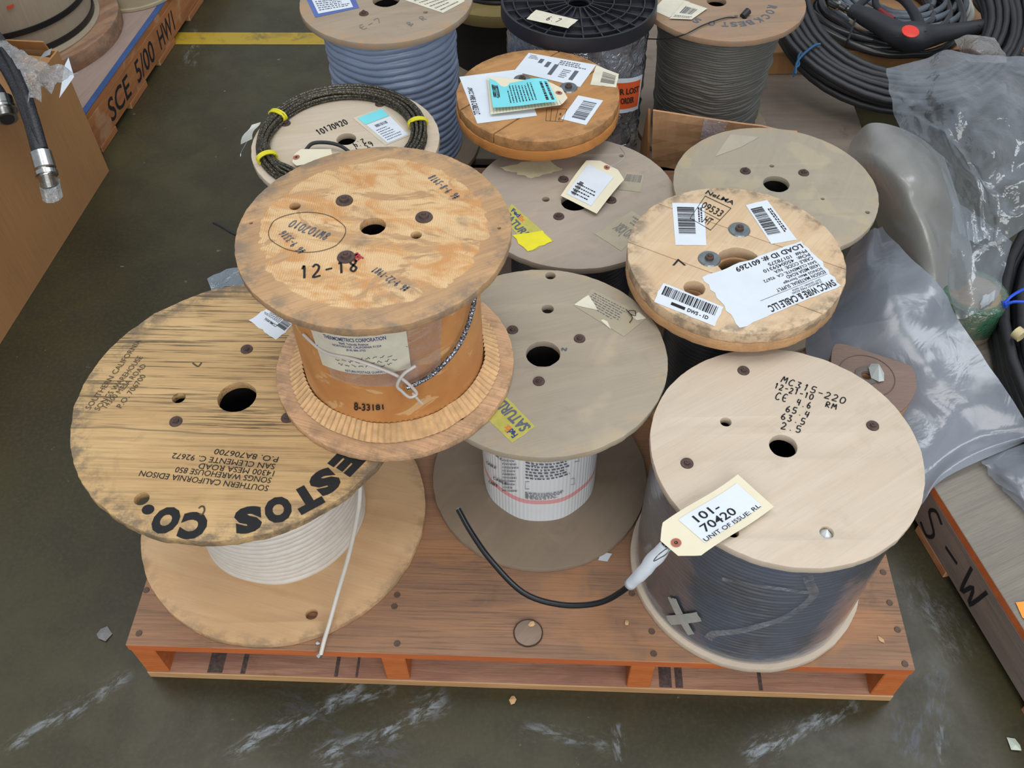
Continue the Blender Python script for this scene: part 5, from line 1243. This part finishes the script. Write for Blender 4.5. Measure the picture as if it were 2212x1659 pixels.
# cardboard carton leaning behind the grey reel
Yc = 1.66
cm = quadmap([at_y(1408, 352, Yc), at_y(1560, 395, Yc - .03), at_y(1722, 283, Yc - .04), at_y(1411, 236, Yc)], lambda u, v: .004 * math.sin(u * 6) * v)
tcb = thing('cardboard_piece', 'torn folded piece of tan cardboard standing between the rear reels', 'cardboard', at_y(1408, 352, Yc))
a_, b_, c_, d_ = at_y(1408, 352, Yc), at_y(1640, 400, Yc - .05), at_y(1722, 283, Yc - .04), at_y(1411, 236, Yc)
def slab(name, q, th, mat, t, nx=8):
    f = quadmap(q); nrm = (q[1] - q[0]).cross(q[3] - q[0]).normalized() * th
    V, F = [], []
    for s_ in (0, 1):
        for i in range(nx + 1):
            for j in range(nx + 1): V.append(f(i / nx, j / nx + (.02 * noise.noise(Vector((i * .9, 0, 1))) if j == nx else 0)) + nrm * s_ + Vector((0, .004 * noise.noise(Vector((i * .5, j * .5, 2))), 0)))
    M_ = (nx + 1)**2; g = lambda i, j: i * (nx + 1) + j
    for i in range(nx):
        for j in range(nx): F += [(g(i, j), g(i + 1, j), g(i + 1, j + 1), g(i, j + 1)), (M_ + g(i, j), M_ + g(i, j + 1), M_ + g(i + 1, j + 1), M_ + g(i + 1, j))]
        F += [(g(i, nx), g(i + 1, nx), M_ + g(i + 1, nx), M_ + g(i, nx)), (g(i + 1, 0), g(i, 0), M_ + g(i, 0), M_ + g(i + 1, 0)), (g(0, i + 1), g(0, i), M_ + g(0, i), M_ + g(0, i + 1)), (g(nx, i), g(nx, i + 1), M_ + g(nx, i + 1), M_ + g(nx, i))]
    return mk(name, V, F, mat, t)
slab('front_panel', [a_, b_, c_, d_], .005, MT['card2'], tcb)
e_ = at_y(1385, 335, Yc + .12); f_ = at_y(1400, 255, Yc + .12)
slab('side_panel', [e_, a_ + Vector((-.004, .008, 0)), d_ + Vector((-.004, .008, -.004)), f_], .005, MT['card'], tcb)
patch('packing_tape', quadmap([at_y(1512, 300, Yc - .035), at_y(1556, 300, Yc - .04), at_y(1575, 262, Yc - .035), at_y(1522, 256, Yc - .03)]), film('tape_film', (205, 200, 215), .45, .2, .12, 20), tcb, 4, 3)

# brown board reel lying on the plastic
zq = .205
ol = [(1795, 760), (1806, 737), (1870, 757), (1930, 777), (1964, 787), (1976, 800), (1982, 838), (1968, 868), (1940, 895), (1880, 915), (1825, 890), (1795, 820)]
P2 = [at(x, y, zq) for x, y in ol]; oc = at(1872, 812, zq)
tO = thing('board_spool', 'dull brown board spool lying on the plastic behind the front right reel', 'spool', (oc.x, oc.y, zq - .045))
r1 = (at(1884, 812, zq) - at(1860, 812, zq)).length / 2
def smooth_poly(pts, it=2):
    for _ in range(it):
        q = []
        for i in range(len(pts)):
            a, b = pts[i], pts[(i + 1) % len(pts)]; q += [(a[0] * .78 + b[0] * .22, a[1] * .78 + b[1] * .22), (a[0] * .22 + b[0] * .78, a[1] * .22 + b[1] * .78)]
        pts = q
    return pts
pl = smooth_poly([(p.x - oc.x, p.y - oc.y) for p in P2])
if sum(pl[i][0] * pl[(i + 1) % len(pl)][1] - pl[(i + 1) % len(pl)][0] * pl[i][1] for i in range(len(pl))) < 0: pl = pl[::-1]
link('face_board', plate(pl, [ring(0, 0, r1, 26, .0006)], .006, .001), MT['fleece'], tO, (oc.x, oc.y, zq - .006))
link('edge_board', plate([(x * .985, y * .985) for x, y in pl], [ring(0, 0, r1, 26)], .038, .001), MT['card2'], tO, (oc.x, oc.y, zq - .0445))
link('glue_ring', plate(ring(0, 0, .050, 60), [ring(0, 0, .0487, 60)], .0012, .0003), plain('ring_mark', (104, 88, 80), .9), tO, (oc.x, oc.y, zq))
link('hub', plate(ring(0, 0, r1 * 2.1, 40, .001), [ring(0, 0, r1, 30, .0006)], .002, .0005), plain('grey_hub', (112, 102, 96), .8), tO, (oc.x, oc.y, zq))
q_ = at(1896, 800, zq + .01)
V = [q_ + Vector((.014 * math.cos(i * .9) * (1 + .4 * noise.noise(Vector((i, 1, 0)))), .024 * math.sin(i * .9), -.008 + .004 * (i % 2))) for i in range(7)] + [q_ + Vector((0, .004, .010))]
mk('tape_scrap', V, [(i, (i + 1) % 7, 7) for i in range(7)], plain('torn_tape', (196, 204, 200), .4), tO)

# hose coil at the right edge
cr_, Rr = circ3(.2, (2207, 520), (2170, 650), (2209, 832)); cr_.z = .13
tcr = hose_coil('coil of black hose with a bright blue cord tie at the right edge', cr_, Rr - .045, EX, EY, UP, .0105, 14, .085, MT['rubber'], 4, 21, wob=.5)
for q in ([(2170, 655, .225), (2185, 640, .235), (2205, 628, .24), (2225, 620, .24)], [(2172, 658, .225), (2190, 652, .235), (2212, 652, .24), (2230, 650, .24)], [(2166, 650, .22), (2172, 664, .215), (2176, 655, .225)]):
    cord(tcr, [at(*p) for p in q], MT['bright_blue'], .003)
tube('marker_sleeve', [at(2194, 716, .222), at(2208, 727, .222)], .0125, plain('pale_sleeve', (200, 186, 140), .5), tcr, 12, spline=False)

# tan roll with green film
cg = at(2100, 640, .20)
tg_ = thing('tape_roll', 'tan core with torn green and white film beside the right hose coil', 'roll', (cg.x, cg.y, .126))
lathe('core', [(.0, .127), (.066, .127), (.068, .19), (.062, .210), (.0, .212)], (cg.x, cg.y), MT['kraft'], tg_, 48)
lathe('green_film', [(.0685, .145), (.0695, .15), (.0700, .192), (.0635, .2125), (.05, .2145)], (cg.x, cg.y), film('green_film', (60, 130, 100), .55, .3, .15, 20), tg_, 48, wob=lambda a, z: .0015 * noise.noise(Vector((a * 4, z * 40, 0))))
patch('white_scrap', quadmap([at(2118, 668, .218), at(2146, 650, .218), at(2150, 628, .222), at(2122, 640, .222)], lambda u, v: .004 * math.sin(u * 9)), plain('white_film', (206, 214, 214), .35), tg_, 6, 4, tear=.1)

# plastic sheets
def drape(name, label, grid, mat, folds=9, famp=.05, amp=.002, sc=12, sub=9, seed=1, cat='plastic sheet', hem=0.):
    """film spread over a net of control points; straight creases come from folded planes"""
    G = [[at(*p) for p in row] for row in grid]; nr, nc = len(G), len(G[0]); r = random.Random(seed)
    def cr(a, b, c_, d, t): return .5 * ((2 * b) + (c_ - a) * t + (2 * a - 5 * b + 4 * c_ - d) * t * t + (3 * b - a - 3 * c_ + d) * t**3)
    def idx(L, i): return L[0] * 2 - L[1] if i < 0 else (L[-1] * 2 - L[-2] if i >= len(L) else L[i])
    def pt(u, v):
        i = min(int(u), nr - 2); fu = u - i; j = min(int(v), nc - 2); fv = v - j; R_ = []
        for k_ in (-1, 0, 1, 2):
            row = idx([[x for x in q] for q in []], 0) if False else None
            def at_row(ii):
                L = G[ii]; return cr(idx(L, j - 1), idx(L, j), idx(L, j + 1), idx(L, j + 2), fv)
            ii = i + k_
            if ii < 0: R_.append(at_row(0) * 2 - at_row(1))
            elif ii >= nr: R_.append(at_row(nr - 1) * 2 - at_row(nr - 2))
            else: R_.append(at_row(ii))
        return cr(*R_, fu)
    FD = []
    for _ in range(folds):
        a = r.uniform(0, PI); FD.append((math.cos(a), math.sin(a), r.random() * (nr - 1), r.random() * (nc - 1), r.uniform(-1, 1) * famp, r.uniform(.4, 1.5), r.uniform(.12, .6)))
    NU, NV = (nr - 1) * sub, (nc - 1) * sub; V, F = [], []
    for i in range(NU + 1):
        for j in range(NV + 1):
            u, v = i / sub, j / sub; p = pt(u, v); dz = 0
            for (dx_, dy_, cu_, cv_, am, wd_, hw_) in FD:
                q = (u - cu_) * dx_ + (v - cv_) * dy_; along = -(u - cu_) * dy_ + (v - cv_) * dx_
                dz += am * min(1, hw_ * 2) * max(0, 1 - abs(q) / hw_) * max(0, 1 - (along / wd_)**2)
            w_ = noise.noise(Vector((p.x * sc, p.y * sc, seed))); w2 = noise.noise(Vector((p.x * sc * 2.7, p.y * sc * 2.7, seed + 4)))
            e_ = hem * noise.noise(Vector((u * 3, v * 3, 9)))
            V.append(Vector((p.x + e_, p.y + e_, max(p.z + dz + amp * (1 - 2.4 * abs(w_)) + amp * .5 * (1 - 2.4 * abs(w2)), .004))))
    for i in range(NU):
        for j in range(NV): a = i * (NV + 1) + j; F.append((a, a + NV + 1, a + NV + 2, a + 1))
    o = mk(name, V, F, mat, None, smooth=True, sharp=70); tag(o, label, cat); return o
F_milky = film('milky_polythene', (168, 168, 163), .86, .06, .30, 5, bump=.12)
F_milky2 = film('milky_polythene_second', (160, 168, 182), .70, .14, .22, 4, bump=.15)
F_bag = film('clear_polythene', (164, 174, 186), .36, .16, .10, 8, bump=.2)
drape('plastic_sheet', 'milky grey plastic sheet bulging up behind the grey reel at the right',
      [[(1838, 305, .24), (1876, 268, .31), (1935, 274, .33), (1990, 300, .33), (2040, 340, .30)],
       [(1830, 350, .24), (1890, 350, .33), (1960, 370, .36), (2020, 390, .33), (2068, 425, .28)],
       [(1868, 430, .19), (1920, 440, .28), (1980, 450, .32), (2040, 470, .28), (2090, 500, .24)],
       [(1893, 478, .17), (1940, 510, .23), (2000, 540, .26), (2060, 570, .24), (2108, 600, .21)],
       [(1900, 500, .15), (1955, 570, .19), (2010, 640, .20), (2060, 690, .18), (2095, 690, .16)]], F_milky, 8, .018, .001, 8, seed=3)
drape('plastic_sheet', 'wide grey plastic film draped between the front right reel and the right pallet',
      [[(1838, 535, .15), (1862, 512, .18), (1885, 495, .21), (1907, 486, .23)],
       [(1790, 630, .15), (1850, 620, .21), (1915, 600, .25), (1985, 585, .25)],
       [(1740, 760, .135), (1850, 745, .18), (1960, 725, .22), (2068, 688, .23)],
       [(1840, 900, .13), (1945, 870, .155), (2045, 845, .19), (2147, 805, .21)],
       [(1920, 1015, .135), (2020, 960, .15), (2120, 920, .17), (2240, 925, .18)],
       [(1903, 1195, .10), (1988, 1094, .138), (2045, 1032, .138), (2240, 945, .142)]], F_milky2, 14, .03, .0015, 8, seed=11)
drape('plastic_sheet', 'clear film with a torn edge lying on the grey pallet at the right',
      [[(2118, 998, .135), (2170, 975, .14), (2300, 930, .15)], [(2140, 1030, .132), (2200, 1030, .16), (2300, 1010, .15)], [(2165, 1062, .13), (2235, 1128, .132), (2330, 1160, .13)]], F_milky2, 6, .012, .002, 10, seed=5, hem=.004)
drape('plastic_bag', 'clear crinkled plastic bag spread over the top of the sheeting at the upper right',
      [[(1914, 150, .36), (1975, 135, .38), (2045, 122, .40), (2140, 124, .41), (2240, 122, .41), (2320, 125, .40)],
       [(1924, 212, .36), (1985, 215, .39), (2050, 220, .42), (2140, 230, .43), (2230, 230, .42), (2320, 230, .40)],
       [(1942, 276, .35), (2000, 290, .37), (2060, 305, .40), (2140, 330, .42), (2230, 330, .41), (2320, 330, .39)],
       [(2020, 345, .345), (2070, 385, .36), (2115, 410, .38), (2170, 425, .39), (2240, 420, .38), (2320, 430, .37)],
       [(2072, 508, .325), (2098, 526, .33), (2130, 520, .335), (2165, 524, .34), (2235, 492, .345), (2320, 480, .34)]], F_bag, 70, .017, .003, 14, 13, seed=8, cat='bag', hem=.004)
drape('plastic_sheet', 'thin clear film flap over the tan roll beside the right hose coil',
      [[(2062, 430, .33), (2115, 470, .33), (2185, 525, .33)], [(2052, 530, .30), (2105, 560, .31), (2168, 590, .29)], [(2048, 620, .26), (2100, 635, .285), (2156, 640, .265)], [(2068, 692, .24), (2096, 686, .25), (2136, 664, .25)]], F_bag, 12, .010, .002, 14, 9, seed=23, hem=.003)
drape('plastic_bag', 'grey crumpled bag behind the clear one near the top right hoses',
      [[(2062, 85, .36), (2100, 74, .38), (2148, 84, .37)], [(2075, 112, .36), (2112, 104, .40), (2165, 112, .37)], [(2088, 135, .36), (2125, 138, .37), (2175, 135, .36)]], film('grey_bag', (150, 144, 138), .8, .1, .2, 9), 5, .01, .003, 16, 8, seed=15, cat='bag')

# ================================================================== SMALL THINGS
sheet('plastic_scrap', 'grey plastic bag corner poking out behind the left reel', [(447, 601, .40), (505, 580, .41), (560, 578, .42), (570, 625, .42), (505, 624, .41), (458, 630, .40)], [], film('grey_scrap', (142, 158, 172), .72, .1, .18, 12), .004, 20, .012, cat='plastic scrap', seed=17.)
w1 = tube('wire_end', [at(462, 481, .30), at(480, 490, .31), at(500, 502, .32), at(540, 520, .33)], .0032, MT['rubber'], None, 8); tag(w1, 'thin black wire end sticking out left of the scraped reel', 'wire')
def scrap(name, label, px, py, z, s, mat, cat, seed):
    r = random.Random(seed); c = at(px, py, z); n = 6
    V = [c + Vector((s * math.cos(i * PI / 3) * r.uniform(.5, 1.2), s * math.sin(i * PI / 3) * r.uniform(.5, 1.3), r.uniform(0.0005, s * .35))) for i in range(n)] + [c + Vector((0, 0, s * .5))]
    o = mk(name, V, [(i, (i + 1) % n, n) for i in range(n)], mat); tag(o, label, cat)
M_foil = plain('pale_film_scrap', (205, 214, 200), .25)
scrap('film_scrap', 'small shiny film scrap on the floor at the lower right', 2190, 1612, .001, .014, M_foil, 'scrap', 1)
scrap('film_scrap', 'dull grey film scrap on the floor left of the front pallet', 224, 1370, .001, .013, plain('grey_film_scrap', (128, 130, 130), .4), 'scrap', 2)
M_chip = plain('wood_chip', (214, 176, 130), .7)
scrap('wood_chip', 'pale wood chip on the deck left of the front right reel', 1354, 1346, DECK, .005, M_chip, 'wood chip', 3)
scrap('wood_chip', 'wood chip on the deck right of the front right reel', 1903, 1382, DECK, .006, M_chip, 'wood chip', 4)
scrap('wood_chip', 'tiny pale splinter near the round plug on the deck', 1148, 1350, DECK + .002, .006, M_chip, 'wood chip', 5)
scrap('paper_crumb', 'white crumb on the deck near the white cable end', 687, 1390, DECK, .0035, MT['paper'], 'crumb', 6)
scrap('wood_chip', 'orange splinter on the floor in front of the pallet centre', 1108, 1512, .001, .008, M_chip, 'wood chip', 7)
